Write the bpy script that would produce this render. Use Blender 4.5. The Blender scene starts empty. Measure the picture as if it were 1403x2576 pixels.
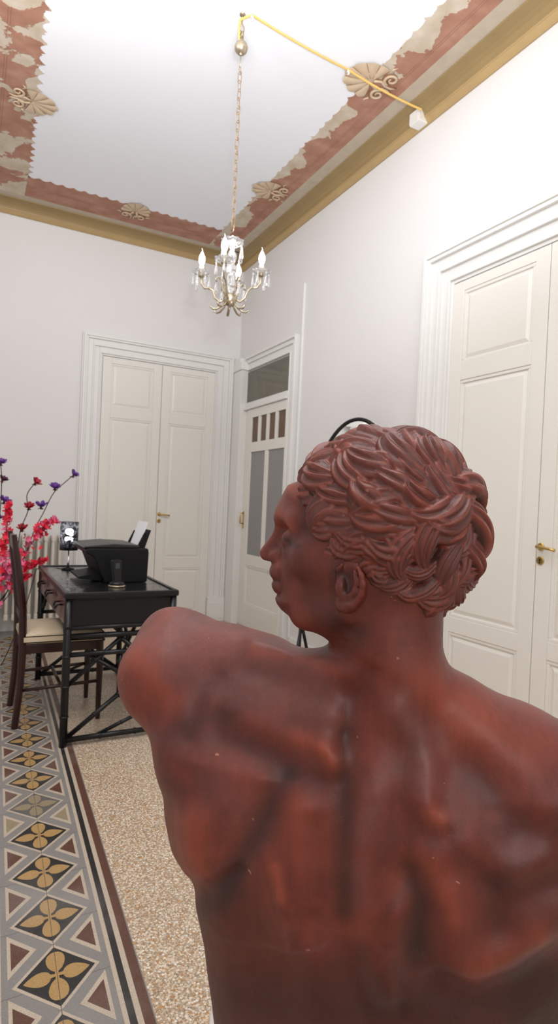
import bpy, bmesh, math, random
import numpy as np
from mathutils import Vector, Matrix
random.seed(4); rng=np.random.default_rng(7)
S=bpy.context.scene; COL=S.collection; PI=math.pi
# ------------------------------------------------------------------ camera geometry
CH=1.25; FPX=1480.; ROLL=math.atan(.0455); PITCH=math.atan(17.4/FPX); YAW=math.atan(782/1480)
cR,sR=math.cos(ROLL),math.sin(ROLL); cP,sP=math.cos(PITCH),math.sin(PITCH); cY,sY=math.cos(YAW),math.sin(YAW)
def ray(px,py):
    dx=px-701.5; dy=py-1288.
    u=dx*cR+dy*sR; v=dx*sR-dy*cR
    fw=FPX*cP+v*sP; up=-FPX*sP+v*cP
    return np.array([fw*sY+u*cY, fw*cY-u*sY, up])
def onz(px,py,z): r=ray(px,py); return r*((z-CH)/r[2])+[0,0,CH]
def onx(px,py,x): r=ray(px,py); return r*(x/r[0])+[0,0,CH]
def ony(px,py,y): r=ray(px,py); return r*(y/r[1])+[0,0,CH]
def dep(px,py,d): return ray(px,py)*(d/FPX)+[0,0,CH]
def proj(P):
    x,y,z=P[:,0],P[:,1],P[:,2]-CH
    fw=x*sY+y*cY; u=x*cY-y*sY
    d=fw*cP-z*sP; v=fw*sP+z*cP
    U=FPX*u/d; V=-FPX*v/d
    return U*cR-V*sR+701.5, U*sR+V*cR+1288, d
cam_d=bpy.data.cameras.new('camera'); cam=bpy.data.objects.new('camera',cam_d); COL.objects.link(cam)
R0=Vector((cY,-sY,0)); F0=Vector((sY,cY,0)); Z0=Vector((0,0,1))
Fw=F0*cP-Z0*sP; U0=F0*sP+Z0*cP
rt=R0*cR+U0*sR; up=-R0*sR+U0*cR; bk=-Fw
M=Matrix(((rt.x,up.x,bk.x,0),(rt.y,up.y,bk.y,0),(rt.z,up.z,bk.z,CH),(0,0,0,1)))
cam.matrix_world=M
cam_d.sensor_fit='VERTICAL'; cam_d.sensor_height=36; cam_d.sensor_width=36*1403/2576; cam_d.lens=1480/2576*36
cam_d.clip_start=.02; cam_d.dof.use_dof=True; cam_d.dof.focus_distance=.68; cam_d.dof.aperture_fstop=13
S.camera=cam
S.view_settings.view_transform='Standard'; S.view_settings.look='None'

# ------------------------------------------------------------------ materials
def mat(name):
    m=bpy.data.materials.new(name); m.use_nodes=True
    return m,m.node_tree.nodes,m.node_tree.links,m.node_tree.nodes['Principled BSDF']
def simple(name,col,rough=.5,metal=0,bump=0,bscale=40,var=0,vscale=3,spec=.5,emit=None,es=0,coat=0,trans=0,ior=1.45,alpha=1):
    m,N,L,b=mat(name)
    b.inputs['Base Color'].default_value=(*col,1); b.inputs['Roughness'].default_value=rough
    b.inputs['Metallic'].default_value=metal; b.inputs['Specular IOR Level'].default_value=spec
    b.inputs['Coat Weight'].default_value=coat; b.inputs['Transmission Weight'].default_value=trans; b.inputs['IOR'].default_value=ior
    if emit: b.inputs['Emission Color'].default_value=(*emit,1); b.inputs['Emission Strength'].default_value=es
    tc=N.new('ShaderNodeTexCoord')
    if var:
        n=N.new('ShaderNodeTexNoise'); n.inputs['Scale'].default_value=vscale; n.inputs['Detail'].default_value=4
        L.new(tc.outputs['Object'],n.inputs['Vector'])
        mx=N.new('ShaderNodeMix'); mx.data_type='RGBA'
        mx.inputs[6].default_value=(*[c*(1-var) for c in col],1); mx.inputs[7].default_value=(*[min(1,c*(1+var)) for c in col],1)
        L.new(n.outputs['Fac'],mx.inputs[0]); L.new(mx.outputs[2],b.inputs['Base Color'])
    if bump:
        n=N.new('ShaderNodeTexNoise'); n.inputs['Scale'].default_value=bscale; n.inputs['Detail'].default_value=3
        L.new(tc.outputs['Object'],n.inputs['Vector'])
        bp=N.new('ShaderNodeBump'); bp.inputs['Strength'].default_value=bump; bp.inputs['Distance'].default_value=.002
        L.new(n.outputs['Fac'],bp.inputs['Height']); L.new(bp.outputs['Normal'],b.inputs['Normal'])
    return m
def nmath(N,L,op,a,b=None,clamp=False):
    n=N.new('ShaderNodeMath'); n.operation=op; n.use_clamp=clamp
    for i,v in enumerate((a,b)):
        if v is None: continue
        if isinstance(v,(int,float)): n.inputs[i].default_value=v
        else: L.new(v,n.inputs[i])
    return n.outputs[0]
def nmix(N,L,f,a,b):
    n=N.new('ShaderNodeMix'); n.data_type='RGBA'
    for i,v in ((0,f),(6,a),(7,b)):
        if isinstance(v,(int,float)): n.inputs[i].default_value=v
        elif isinstance(v,tuple): n.inputs[i].default_value=(*v,1)
        else: L.new(v,n.inputs[i])
    return n.outputs[2]
def nramp(N,L,f,stops):
    n=N.new('ShaderNodeValToRGB'); e=n.color_ramp.elements
    while len(e)<len(stops): e.new(.5)
    for k,(p,c) in enumerate(stops):
        e[k].position=p; e[k].color=(*(c if isinstance(c,tuple) else (c,c,c)),1)
    L.new(f,n.inputs[0]); return n.outputs[0]
def nnoise(N,L,vec,scale,detail=3,rough=.5,dist=0):
    n=N.new('ShaderNodeTexNoise'); n.inputs['Scale'].default_value=scale; n.inputs['Detail'].default_value=detail
    n.inputs['Roughness'].default_value=rough; n.inputs['Distortion'].default_value=dist
    L.new(vec,n.inputs['Vector']); return n.outputs['Fac']
def nmap(N,L,vec,scale=(1,1,1),rot=(0,0,0)):
    n=N.new('ShaderNodeMapping'); n.inputs['Scale'].default_value=scale; n.inputs['Rotation'].default_value=rot
    L.new(vec,n.inputs['Vector']); return n.outputs[0]
wall_m=simple('wall_paint',(.775,.768,.768),.65,var=.02,vscale=1.5,bump=.12,bscale=14,spec=.3)
ceil_m=simple('ceiling_paint',(.855,.872,.925),.8,var=.015,vscale=1.2,spec=.2)
door_m=simple('door_enamel',(.80,.785,.735),.38,var=.015,vscale=2,bump=.05,bscale=60)
arch_m=simple('architrave_paint',(.80,.80,.785),.4,var=.015,vscale=2,bump=.05,bscale=50)
gold_m=simple('ochre_paint',(.38,.262,.115),.5,var=.14,vscale=5,bump=.15,bscale=25)
plaster_m=simple('bare_plaster',(.50,.43,.34),.8,var=.16,vscale=14,bump=.3,bscale=50)
brass_m=simple('brass',(.62,.44,.16),.3,1,var=.1,vscale=60)
black_m=simple('black_lacquer',(.008,.008,.009),.30,coat=.08,spec=.35,bump=.05,bscale=90)
bplast_m=simple('black_plastic',(.006,.006,.007),.45,spec=.25,bump=.05,bscale=400)
chrome_m=simple('chrome',(.75,.75,.76),.15,1)
mahog_m=simple('mahogany',(.026,.006,.006),.3,var=.3,vscale=18,coat=.1)
maroon_m=simple('lacquer_red_reflection',(.11,.02,.026),.28,var=.3,vscale=12,coat=.3)
seat_m=simple('cream_upholstery',(.66,.55,.40),.75,var=.08,vscale=8,bump=.3,bscale=160)
rad_m=simple('radiator_enamel',(.72,.68,.60),.4)
paper_m=simple('white_paper',(.80,.82,.88),.6)
wplast_m=simple('white_plastic',(.82,.81,.78),.4)
frost_m=simple('frosted_glass',(.27,.265,.27),.28,var=.05,vscale=5)
trans_m=simple('transom_glass',(.13,.12,.09),.1,var=.45,vscale=2.2)
brownp_m=simple('brown_glass',(.12,.062,.028),.25,var=.3,vscale=9)
mirror_m=simple('mirror_glass',(.88,.90,.88),.02,1)
rubber_m=simple('black_cable',(.02,.02,.02),.5)
cord_m=simple('yellow_cord',(.72,.46,.13),.5,var=.2,vscale=150,emit=(.8,.55,.2),es=.15)
silver_m=simple('aged_silver_brass',(.48,.41,.30),.34,.85,var=.3,vscale=50)
glass_m=simple('crystal_glass',(.97,.98,1.),.03,trans=.93,ior=1.5,emit=(1,1,.97),es=.02)
candle_m=simple('candle_sleeve',(.85,.76,.58),.5,emit=(1,.85,.6),es=.15)
bulb_m=simple('lit_bulb',(1,1,.95),.3,emit=(1,.97,.88),es=5)
btip_m=simple('bulb_tip_glass',(.85,.85,.85),.1,trans=.5,emit=(1,1,1),es=.2)
plinth_m=simple('plinth_white',(.78,.78,.77),.5,var=.02)

# ------------------------------------------------------------------ mesh builders
class MB:
    def __init__(s): s.v=[]; s.f=[]; s.m=[]; s.sm=[]
    def add(s,v,f,mi=0,smooth=False):
        o=len(s.v); s.v+= [tuple(p) for p in v]; s.f+=[tuple(i+o for i in q) for q in f]; s.m+=[mi]*len(f); s.sm+=[smooth]*len(f); return s
    def box(s,x0,x1,y0,y1,z0,z1,mi=0,bev=0):
        if x0>x1:x0,x1=x1,x0
        if y0>y1:y0,y1=y1,y0
        if z0>z1:z0,z1=z1,z0
        if bev:
            bm=bmesh.new(); bmesh.ops.create_cube(bm,size=1)
            for v in bm.verts: v.co=Vector(((x0+x1)/2+v.co.x*(x1-x0),(y0+y1)/2+v.co.y*(y1-y0),(z0+z1)/2+v.co.z*(z1-z0)))
            bmesh.ops.bevel(bm,geom=bm.edges[:],offset=min(bev,.45*min(x1-x0,y1-y0,z1-z0)),segments=2,affect='EDGES',profile=.6)
            s.bm(bm,mi); return s
        v=[(x0,y0,z0),(x1,y0,z0),(x1,y1,z0),(x0,y1,z0),(x0,y0,z1),(x1,y0,z1),(x1,y1,z1),(x0,y1,z1)]
        return s.add(v,[(0,3,2,1),(4,5,6,7),(0,1,5,4),(1,2,6,5),(2,3,7,6),(3,0,4,7)],mi)
    def bm(s,bm,mi=0,smooth=False):
        bm.verts.index_update(); s.add([v.co[:] for v in bm.verts],[tuple(v.index for v in f.verts) for f in bm.faces],mi,smooth); bm.free(); return s
    def tube(s,pts,r,n=10,mi=0,closed=False,cap=True,smooth=True,flat=1.):
        P=[Vector(p) for p in pts]; m=len(P)
        rs=r if hasattr(r,'__len__') else [r]*m
        T=[]
        for i in range(m):
            a=P[i-1] if (i>0 or closed) else P[i]; b=P[(i+1)%m] if (i<m-1 or closed) else P[i]
            t=(b-a); T.append(t.normalized() if t.length>1e-9 else Vector((0,0,1)))
        ref=Vector((0,0,1)) if abs(T[0].z)<.9 else Vector((1,0,0))
        nn=(ref-T[0]*ref.dot(T[0])).normalized(); V=[]
        for i in range(m):
            nn=(nn-T[i]*nn.dot(T[i])); nn=nn.normalized() if nn.length>1e-6 else T[i].orthogonal().normalized()
            bb=T[i].cross(nn)
            for k in range(n):
                a=2*PI*k/n; V.append(P[i]+(nn*math.cos(a)*flat+bb*math.sin(a))*rs[i])
        F=[]
        for i in range(m if closed else m-1):
            j=(i+1)%m
            for k in range(n):
                l=(k+1)%n; F.append((i*n+k,i*n+l,j*n+l,j*n+k))
        if cap and not closed: F.append(tuple(range(n))[::-1]); F.append(tuple((m-1)*n+k for k in range(n)))
        return s.add(V,F,mi,smooth)
    def bar(s,a,b,r,n=10,mi=0): return s.tube([a,b],r,n,mi)
    def lathe(s,prof,c=(0,0,0),n=24,mi=0,smooth=True,axis='z',sc=(1,1),ripple=0,rn=8):
        V=[];m=len(prof)
        for (r,z) in prof:
            for k in range(n):
                a=2*PI*k/n; rr=r*(1+ripple*math.cos(rn*a))
                p=(rr*math.cos(a)*sc[0],rr*math.sin(a)*sc[1],z)
                if axis=='x': p=(p[2],p[0],p[1])
                if axis=='y': p=(p[0],p[2],p[1])
                V.append((p[0]+c[0],p[1]+c[1],p[2]+c[2]))
        F=[(i*n+k,i*n+(k+1)%n,(i+1)*n+(k+1)%n,(i+1)*n+k) for i in range(m-1) for k in range(n)]
        if prof[0][0]>1e-5: F.append(tuple(range(n))[::-1])
        if prof[-1][0]>1e-5: F.append(tuple((m-1)*n+k for k in range(n)))
        return s.add(V,F,mi,smooth)
    def sphere(s,c,r,n=12,mi=0,sc=(1,1,1)):
        h=n//2+2
        pr=[(r*math.sin(PI*i/h)+1e-6,-r*math.cos(PI*i/h)*sc[2]) for i in range(h+1)]
        return s.lathe(pr,c,n,mi,sc=(sc[0],sc[1]))
    def prism(s,poly,d0,d1,plane='xz',mi=0):
        def mk(a,b,d): return (a,d,b) if plane=='xz' else ((d,a,b) if plane=='yz' else (a,b,d))
        n=len(poly); V=[mk(a,b,d0) for a,b in poly]+[mk(a,b,d1) for a,b in poly]
        return s.add(V,[tuple(range(n))[::-1],tuple(range(n,2*n))]+[(k,(k+1)%n,n+(k+1)%n,n+k) for k in range(n)],mi)
    def build(s,name,mats,parent=None,loc=None,rotz=0,bevel=0,fix=True):
        me=bpy.data.meshes.new(name); me.from_pydata(s.v,[],s.f)
        if not isinstance(mats,(list,tuple)): mats=[mats]
        for m in mats: me.materials.append(m)
        me.polygons.foreach_set('material_index',s.m); me.polygons.foreach_set('use_smooth',s.sm)
        if fix:
            bm=bmesh.new(); bm.from_mesh(me); bmesh.ops.recalc_face_normals(bm,faces=bm.faces); bm.to_mesh(me); bm.free()
        me.update()
        o=bpy.data.objects.new(name,me); COL.objects.link(o)
        if parent: o.parent=parent
        if loc is not None: o.location=loc
        o.rotation_euler.z=rotz
        if bevel:
            b=o.modifiers.new('b','BEVEL'); b.width=bevel; b.segments=2; b.limit_method='ANGLE'; b.angle_limit=.7
        return o
def tag(o,label=None,cat=None,group=None,kind=None):
    for k,v in (('label',label),('category',cat),('group',group),('kind',kind)):
        if v: o[k]=v
    return o
def thing(name,label,cat,loc=(0,0,0),rotz=0,group=None,kind=None):
    o=bpy.data.objects.new(name,None); o.empty_display_size=.05; COL.objects.link(o); o.location=loc; o.rotation_euler.z=rotz
    return tag(o,label,cat,group,kind)
def struct(o,label=None,cat=None): o['kind']='structure'; return tag(o,label,cat)

# ------------------------------------------------------------------ room shell
XR,YB,ZC=2.518,5.821,3.82; XL,YF=-.75,-2.6; ZK=3.722
def wallbox(name,*a): return struct(MB().box(*a).build(name,wall_m))
wallbox('wall_right',XR,XR+.12,YF,YB+.12,0,ZC+.1)
wallbox('wall_back',XL-.12,XR,YB,YB+.12,0,ZC+.1)
wallbox('wall_left',XL-.12,XL,YF,YB,0,ZC+.1)
wallbox('wall_front',XL-.12,XR+.12,YF-.12,YF,0,ZC+.1)
struct(MB().box(XL,XR,YF,YB,ZC,ZC+.1).build('ceiling',ceil_m))
# terrazzo floor
m,N,L,b=mat('terrazzo'); tc=N.new('ShaderNodeTexCoord'); O=tc.outputs['Object']
vo=N.new('ShaderNodeTexVoronoi'); vo.inputs['Scale'].default_value=150; vo.inputs['Randomness'].default_value=1
wn=N.new('ShaderNodeVectorMath'); wn.operation='ADD'
L.new(O,wn.inputs[0]); L.new(O,vo.inputs['Vector'])
sep=N.new('ShaderNodeSeparateColor'); L.new(vo.outputs['Color'],sep.inputs[0])
chip=nramp(N,L,sep.outputs[0],[(0,(.70,.58,.43)),(.26,(.78,.69,.55)),(.31,(.42,.21,.08)),(.48,(.58,.36,.17)),(.54,(.92,.87,.78)),(.78,(.66,.60,.50)),(.84,(.30,.24,.19)),(1,(.74,.66,.54))])
edge=nramp(N,L,vo.outputs['Distance'],[(0,0.),(.48,0.),(.58,1.)])
vo2=N.new('ShaderNodeTexVoronoi'); vo2.inputs['Scale'].default_value=330; L.new(O,vo2.inputs['Vector'])
sep2=N.new('ShaderNodeSeparateColor'); L.new(vo2.outputs['Color'],sep2.inputs[0])
gap=nramp(N,L,sep2.outputs[1],[(0,(.20,.15,.10)),(.35,(.44,.34,.23)),(.6,(.66,.55,.42)),(.8,(.36,.22,.12)),(1,(.74,.66,.54))])
c=nmix(N,L,edge,chip,gap)
big=nnoise(N,L,O,1.4,3); bg=nramp(N,L,big,[(.3,(.92,.89,.86)),(.7,(1,1,1))])
mul=N.new('ShaderNodeMix'); mul.data_type='RGBA'; mul.blend_type='MULTIPLY'; mul.inputs[0].default_value=1; L.new(c,mul.inputs[6]); L.new(bg,mul.inputs[7])
L.new(mul.outputs[2],b.inputs['Base Color']); b.inputs['Roughness'].default_value=.33
terr_m=m
struct(MB().box(XL,XR,YF,YB,-.1,0).build('floor',terr_m))
# cement tile strip (inlay slabs laid on the floor, thicknesses below a millimetre)
def tile_mat(name,col,v=.12):
    m,N,L,b=mat(name); tc=N.new('ShaderNodeTexCoord'); O=tc.outputs['Object']
    f=nnoise(N,L,O,420,2,.7); g=nnoise(N,L,O,3,4)
    c=nmix(N,L,nramp(N,L,f,[(.35,0.),(.65,1.)]),tuple(x*(1-v*1.6) for x in col),tuple(min(1,x*(1+v*1.6)) for x in col))
    c2=nmix(N,L,nmath(N,L,'MULTIPLY',nramp(N,L,g,[(.5,0.),(.8,1.)]),.35),c,(.42,.39,.36))
    L.new(c2,b.inputs['Base Color']); b.inputs['Roughness'].default_value=.36; return m
TM=[tile_mat('tile_grey',(.245,.235,.225)),tile_mat('tile_ivory',(.52,.44,.35)),tile_mat('tile_black',(.022,.022,.022),.3),
    tile_mat('tile_brown',(.115,.052,.035),.2),tile_mat('tile_ochre',(.43,.27,.105)),tile_mat('tile_dark_grey',(.16,.155,.15)),
    simple('tile_joint',(.10,.09,.08),.9),tile_mat('tile_olive',(.30,.245,.155)),tile_mat('tile_worn_grey',(.13,.125,.12))]
ts=MB(); SK=.036; Y0=1.34
def tw(s_,t): return (s_+SK*(t-Y0),t)
def poly(pts,layer,mi): ts.add([(*tw(a,b_),.0004+.0003*layer) for a,b_ in pts],[tuple(range(len(pts)))],mi)
CX=.2385; T0,T1=-1.2,YB-.02
def rect(a,b_,layer,mi): poly([(CX+a,T0),(CX+b_,T0),(CX+b_,T1),(CX+a,T1)],layer,mi)
rect(-.205,.205,0,0)
for sg in (1,-1):
    for a,b_,mi in ((.1325,.1445,1),(.1445,.162,2),(.162,.1765,1),(.1765,.2015,3)): rect(sg*a,sg*b_,1,mi)
pitch=.2305; t0=1.471-pitch*12
for k in range(31):
    tj=t0+k*pitch; tcn=tj+pitch/2
    if tj<T0+.1 or tcn+.12>T1: continue
    kk=(k*7)%11
    worn= k in (16,)
    def dia(w,h,l,mi): poly([(CX-w,tcn),(CX,tcn-h),(CX+w,tcn),(CX,tcn+h)],l,mi)
    dia(.108,.1153,1,1); dia(.096,.103,2,8 if worn else 2)
    pc=7 if worn else 4
    for sg in (1,-1):   # pointed petals across, round petals along
        pts=[];n=9
        for i in range(n+1):
            u=i/n; pts.append((CX+sg*(.012+.070*u),tcn+.0245*math.sin(PI*u**.72)**.85))
        for i in range(n-1,0,-1):
            u=i/n; pts.append((CX+sg*(.012+.070*u),tcn-.0245*math.sin(PI*u**.72)**.85))
        poly(pts,3,pc)
        pts=[]
        for i in range(16):
            a=2*PI*i/16; rr=1+.18*math.cos(a)
            pts.append((CX+.0240*math.sin(a)*rr,tcn+sg*(.048+.036*math.cos(a)*1.0)))
        poly(pts,4,pc)
        poly([(CX-.004,tcn),(CX-.006,tcn+sg*.03),(CX+.006,tcn+sg*.03),(CX+.004,tcn)],5+.3*sg,pc)
        poly([(CX+sg*.0,tcn-.004),(CX+sg*.02,tcn-.007),(CX+sg*.02,tcn+.007),(CX,tcn+.004)],5.6+.15*sg,pc)
        # side triangles centred on the joint
        poly([(CX+sg*.043,tj),(CX+sg*.117,tj+.083),(CX+sg*.117,tj-.083)],1,1)
        poly([(CX+sg*.060,tj),(CX+sg*.108,tj+.053),(CX+sg*.108,tj-.053)],2,7 if worn else 3)
    poly([(CX-.0007,tj-.115),(CX+.0007,tj-.115),(CX+.0007,tj+.115),(CX-.0007,tj+.115)],6,6)
    for sg in (1,-1): poly([(CX+sg*.03,tj+pitch*.38-.0006),(CX+sg*.2015,tj+pitch*.38-.0006),(CX+sg*.2015,tj+pitch*.38+.0006),(CX+sg*.03,tj+pitch*.38+.0006)],0.5,6)
struct(ts.build('trim_1',TM,fix=False),'patterned cement tile strip with yellow four petal flowers in black diamonds set into the floor')

# cornice
PR=[(0,ZK),(.012,ZK-.004),(.022,ZK+.004),(.040,ZK+.026),(.046,ZK+.028),(.048,ZK+.034),(.052,ZK+.050),(.066,ZK+.066),(.092,ZK+.078),(.122,ZK+.084),(.148,ZK+.087),(.150,ZC),(0,ZC)]
mb=MB(); V=[]
for (sx,sy,x,y) in ((1,1,XL,YF),(-1,1,XR,YF),(-1,-1,XR,YB),(1,-1,XL,YB)):
    for p,z in PR: V.append((x+sx*p,y+sy*p,z))
n=len(PR); F=[]
for i in range(4):
    j=(i+1)%4
    for k in range(n): F.append((i*n+k,i*n+(k+1)%n,j*n+(k+1)%n,j*n+k))
mb.add(V,F); mb.m=[1 if 5<=(i%n)<=10 else 0 for i in range(len(F))]; struct(mb.build('trim_2',[simple('ochre_fillet_lit',(.43,.30,.14),.5,var=.12,vscale=5,bump=.1,bscale=25),simple('ochre_cove_shaded',(.31,.218,.098),.55,var=.14,vscale=5,bump=.15,bscale=25)]),'ochre painted coved cornice running round the top of the walls')  # cove faces get a darker ochre, painting its shade into the colour

# painted frieze with peeling
def peel_mat(name,thr,inner_axis,inner_sign,inner_edge,grad):
    m,N,L,b=mat(name); tc=N.new('ShaderNodeTexCoord'); O=tc.outputs['Object']
    n1=nnoise(N,L,O,3.6,5,.52,.35); n2=nnoise(N,L,O,26,3,.6)
    sx=N.new('ShaderNodeSeparateXYZ'); L.new(O,sx.inputs[0])
    dist=nmath(N,L,'MULTIPLY',nmath(N,L,'SUBTRACT',sx.outputs[inner_axis],inner_edge),inner_sign)  # metres outward from inner edge
    g=nmath(N,L,'MULTIPLY',dist,-grad)
    v=nmath(N,L,'ADD',nmath(N,L,'ADD',n1,g),nmath(N,L,'MULTIPLY',nmath(N,L,'SUBTRACT',n2,.5),.07))
    mask=nramp(N,L,nmath(N,L,'SUBTRACT',v,thr-.5),[(.495,0.),(.505,1.)])
    n3=nnoise(N,L,O,9,4); n4=nnoise(N,L,O,60,2)
    red=nramp(N,L,n3,[(.3,(.34,.165,.11)),(.55,(.42,.215,.15)),(.8,(.50,.30,.22))])
    pl=nramp(N,L,n3,[(.3,(.52,.43,.32)),(.7,(.66,.59,.50))])
    # thin ruled lines along the band
    ln=nmath(N,L,'LESS_THAN',nmath(N,L,'ABSOLUTE',nmath(N,L,'SUBTRACT',nmath(N,L,'ABSOLUTE',nmath(N,L,'SUBTRACT',dist,.165)),.007)),.0020)
    red2=nmix(N,L,nmath(N,L,'MULTIPLY',ln,.6),red,(.20,.09,.06))
    L.new(nmix(N,L,mask,red2,pl),b.inputs['Base Color']); b.inputs['Roughness'].default_value=.8
    bp=N.new('ShaderNodeBump'); bp.inputs['Strength'].default_value=.5; bp.inputs['Distance'].default_value=.003
    L.new(nmath(N,L,'SUBTRACT',1.,mask),bp.inputs['Height']); L.new(bp.outputs['Normal'],b.inputs['Normal'])
    return m
XI,YI=2.035,5.262
def xl(y): return .262+.0395*(y-3.36)   # skewed inner edge of the left band
ZF=ZC-.0015
def scallop_edge(a,b,inward,step=.088,amp=.026,wild=0.):
    """points from a to b with concave bites and teeth pointing 'inward'"""
    a=Vector(a); b=Vector(b); Ln=(b-a).length; n=max(1,round(Ln/step)); out=[]
    rr=random.Random(int(Ln*1000))
    for i in range(n):
        A=rr.uniform(1-wild,1+wild)
        for q in range(8):
            u=q/8; s=(i+u)/n
            h=amp*A*(1-math.sin(PI*min(1,u*1.12)))if u<.9 else amp*A
            if rr.random()<wild*.25: h*=.3
            out.append(a+(b-a)*s+Vector(inward)*h)
    out.append(b); return out
def strip(name,pin,pout,m,label=None):
    mb=MB(); n=len(pin)
    V=[(p.x,p.y,ZF) for p in pin]+[(p.x,p.y,ZF) for p in pout]
    V+=[(x,y,ZC) for x,y,z in V]
    F=[(i,i+1,n+i+1,n+i) for i in range(n-1)]+[(i,i+1,2*n+i+1,2*n+i) for i in range(n-1)]
    mb.add(V,F); return struct(mb.build(name,m,fix=False),label)
CI=.244; CO=.150   # red/cream limit and gold limit measured from the wall
pin=scallop_edge((xl(YI),YI),(XI,YI),(0,-1)); 
pout=[Vector((p.x,YB-.221)) for p in pin]
pout[0]=Vector((XL,YB-.221)) if False else pout[0]
strip('trim_3',pin,pout,peel_mat('peeling_red_back',.665,1,1,YI,.25),'terracotta painted ceiling band with a scalloped edge above the back wall')
pin=scallop_edge((XI,YF+.3),(XI,YI),(-1,0),wild=.7,amp=.018)+[Vector((XI,YB-.221))]; pout=[Vector((XR-.244,p.y)) for p in pin]
strip('trim_4',pin,pout,peel_mat('peeling_red_right',.375,0,1,XI,1.45),'badly peeling terracotta ceiling band above the right wall')
pin=scallop_edge((xl(YF+.3),YF+.3),(xl(YI),YI),(1,0),wild=.3,amp=.030)+[Vector((xl(YI),YB-.221))]; pout=[Vector((XL+.25,p.y)) for p in pin]
strip('trim_5',pin,pout,peel_mat('peeling_red_left',.475,0,-1,.27,.35),'peeling terracotta ceiling band on the left of the ceiling')
mb=MB()   # bare plaster fillet between band and cornice
for (x0,x1,y0,y1) in ((XL+.15,XR-.15,YB-.222,YB-.148),(XR-.245,XR-.148,YF+.15,YB-.2),(XL+.148,XL+.251,YF+.15,YB-.2)): mb.box(x0,x1,y0,y1,ZF-.0006,ZC)
struct(mb.build('trim_6',plaster_m),'bare plaster fillet between the painted bands and the cornice')

# painted shell ornaments in low relief
orn_l=simple('ornament_light',(.60,.47,.33),.7,var=.15,vscale=25,bump=.3,bscale=60)
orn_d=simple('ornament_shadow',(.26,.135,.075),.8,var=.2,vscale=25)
def ornament(c,dirv,label,sc=1.,mirror=1,shell=True):
    c=Vector((*c,0)); d=Vector((*dirv,0)).normalized(); e=Vector((-d.y,d.x,0))*mirror
    t=thing('ceiling_ornament',label,'ornament',(c.x,c.y,ZF-.0008),group=None)
    def W(a,b_,h): v=d*a*sc+e*b_*sc; return (v.x,v.y,-h*sc)
    if shell:
        mb=MB(); nr=7; rows=[]
        for j in range(nr*6+1):
            th=-1.9+3.8*j/(nr*6); rib=abs(math.sin(PI*j/6)); R=.150*(.93+.09*rib)*(1-.10*abs(th))
            rows.append([W(.03+R*u*math.cos(th)*1.05,R*u*math.sin(th)*.95,.001+.011*rib*u*(1-u*.5)+.004*math.sin(PI*u)) for u in (0,.2,.45,.7,.88,1.)])
        V=[p for r in rows for p in r]; n=6
        F=[(i*n+k,i*n+k+1,(i+1)*n+k+1,(i+1)*n+k) for i in range(len(rows)-1) for k in range(n-1)]
        mb.add(V,F,0,True)
        mb.build('shell',orn_l,t,fix=False)
        mb=MB()
        for j in range(nr+1):
            th=-1.9+3.8*j/nr; R=.142*(1-.10*abs(th))
            mb.tube([W(.03+R*u*math.cos(th)*1.05,R*u*math.sin(th)*.95,.003) for u in (.15,.5,.8,1.02)],[.0015,.0028,.003,.001],5)
        mb.build('shell_groove',orn_d,t,fix=False)
    for sgn in (1,-1):
        mb=MB(); md=MB()
        def spiral(c0,r0,turns,sg,a0):
            return [(c0[0]+r0*(1-.8*k/22)*math.cos(a0+sg*turns*2*PI*k/22),c0[1]+r0*(1-.8*k/22)*math.sin(a0+sg*turns*2*PI*k/22)) for k in range(23)]
        sp=spiral((-.055,sgn*.062),.040,1.35,sgn,PI*.5*-sgn)
        mb.tube([W(a,b_,.006) for a,b_ in sp],[.0095*sc*(1-.5*k/22) for k in range(23)],6,flat=.6)
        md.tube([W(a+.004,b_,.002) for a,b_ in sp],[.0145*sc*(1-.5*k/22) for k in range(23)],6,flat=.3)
        cur=[(.02,sgn*.012),(-.015,sgn*.028),(-.05,sgn*.012),(-.085,sgn*.010),(-.11,sgn*.022)]
        mb.tube([W(a,b_,.006) for a,b_ in cur],[.009*sc,.008*sc,.008*sc,.006*sc,.002*sc],6,flat=.6)
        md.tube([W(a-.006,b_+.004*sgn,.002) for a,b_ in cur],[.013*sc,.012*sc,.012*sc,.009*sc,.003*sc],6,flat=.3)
        cur=[(-.03,sgn*.105),(-.015,sgn*.125),(-.03,sgn*.145)]
        mb.tube([W(a,b_,.005) for a,b_ in cur],[.007*sc,.006*sc,.002*sc],6,flat=.6)
        mb.build('scroll',orn_l,t,fix=False); md.build('scroll_shadow',orn_d,t,fix=False)
    return t
def oz(px,py): return onz(px,py,ZC)[:2]
ornament(oz(68,250),(1,-.03),'painted scallop shell with scrolls on the left ceiling band',1.0)
ornament(oz(338,535),(0,-1),'painted scallop shell with scrolls on the ceiling band above the back wall',1.05)
ornament(oz(690,482),(-1,0),'faded painted shell ornament on the right ceiling band near the room corner',1.05)
ornament(oz(945,208),(-1,0),'painted shell ornament crossed by the yellow cord on the right ceiling band',1.15)

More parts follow.
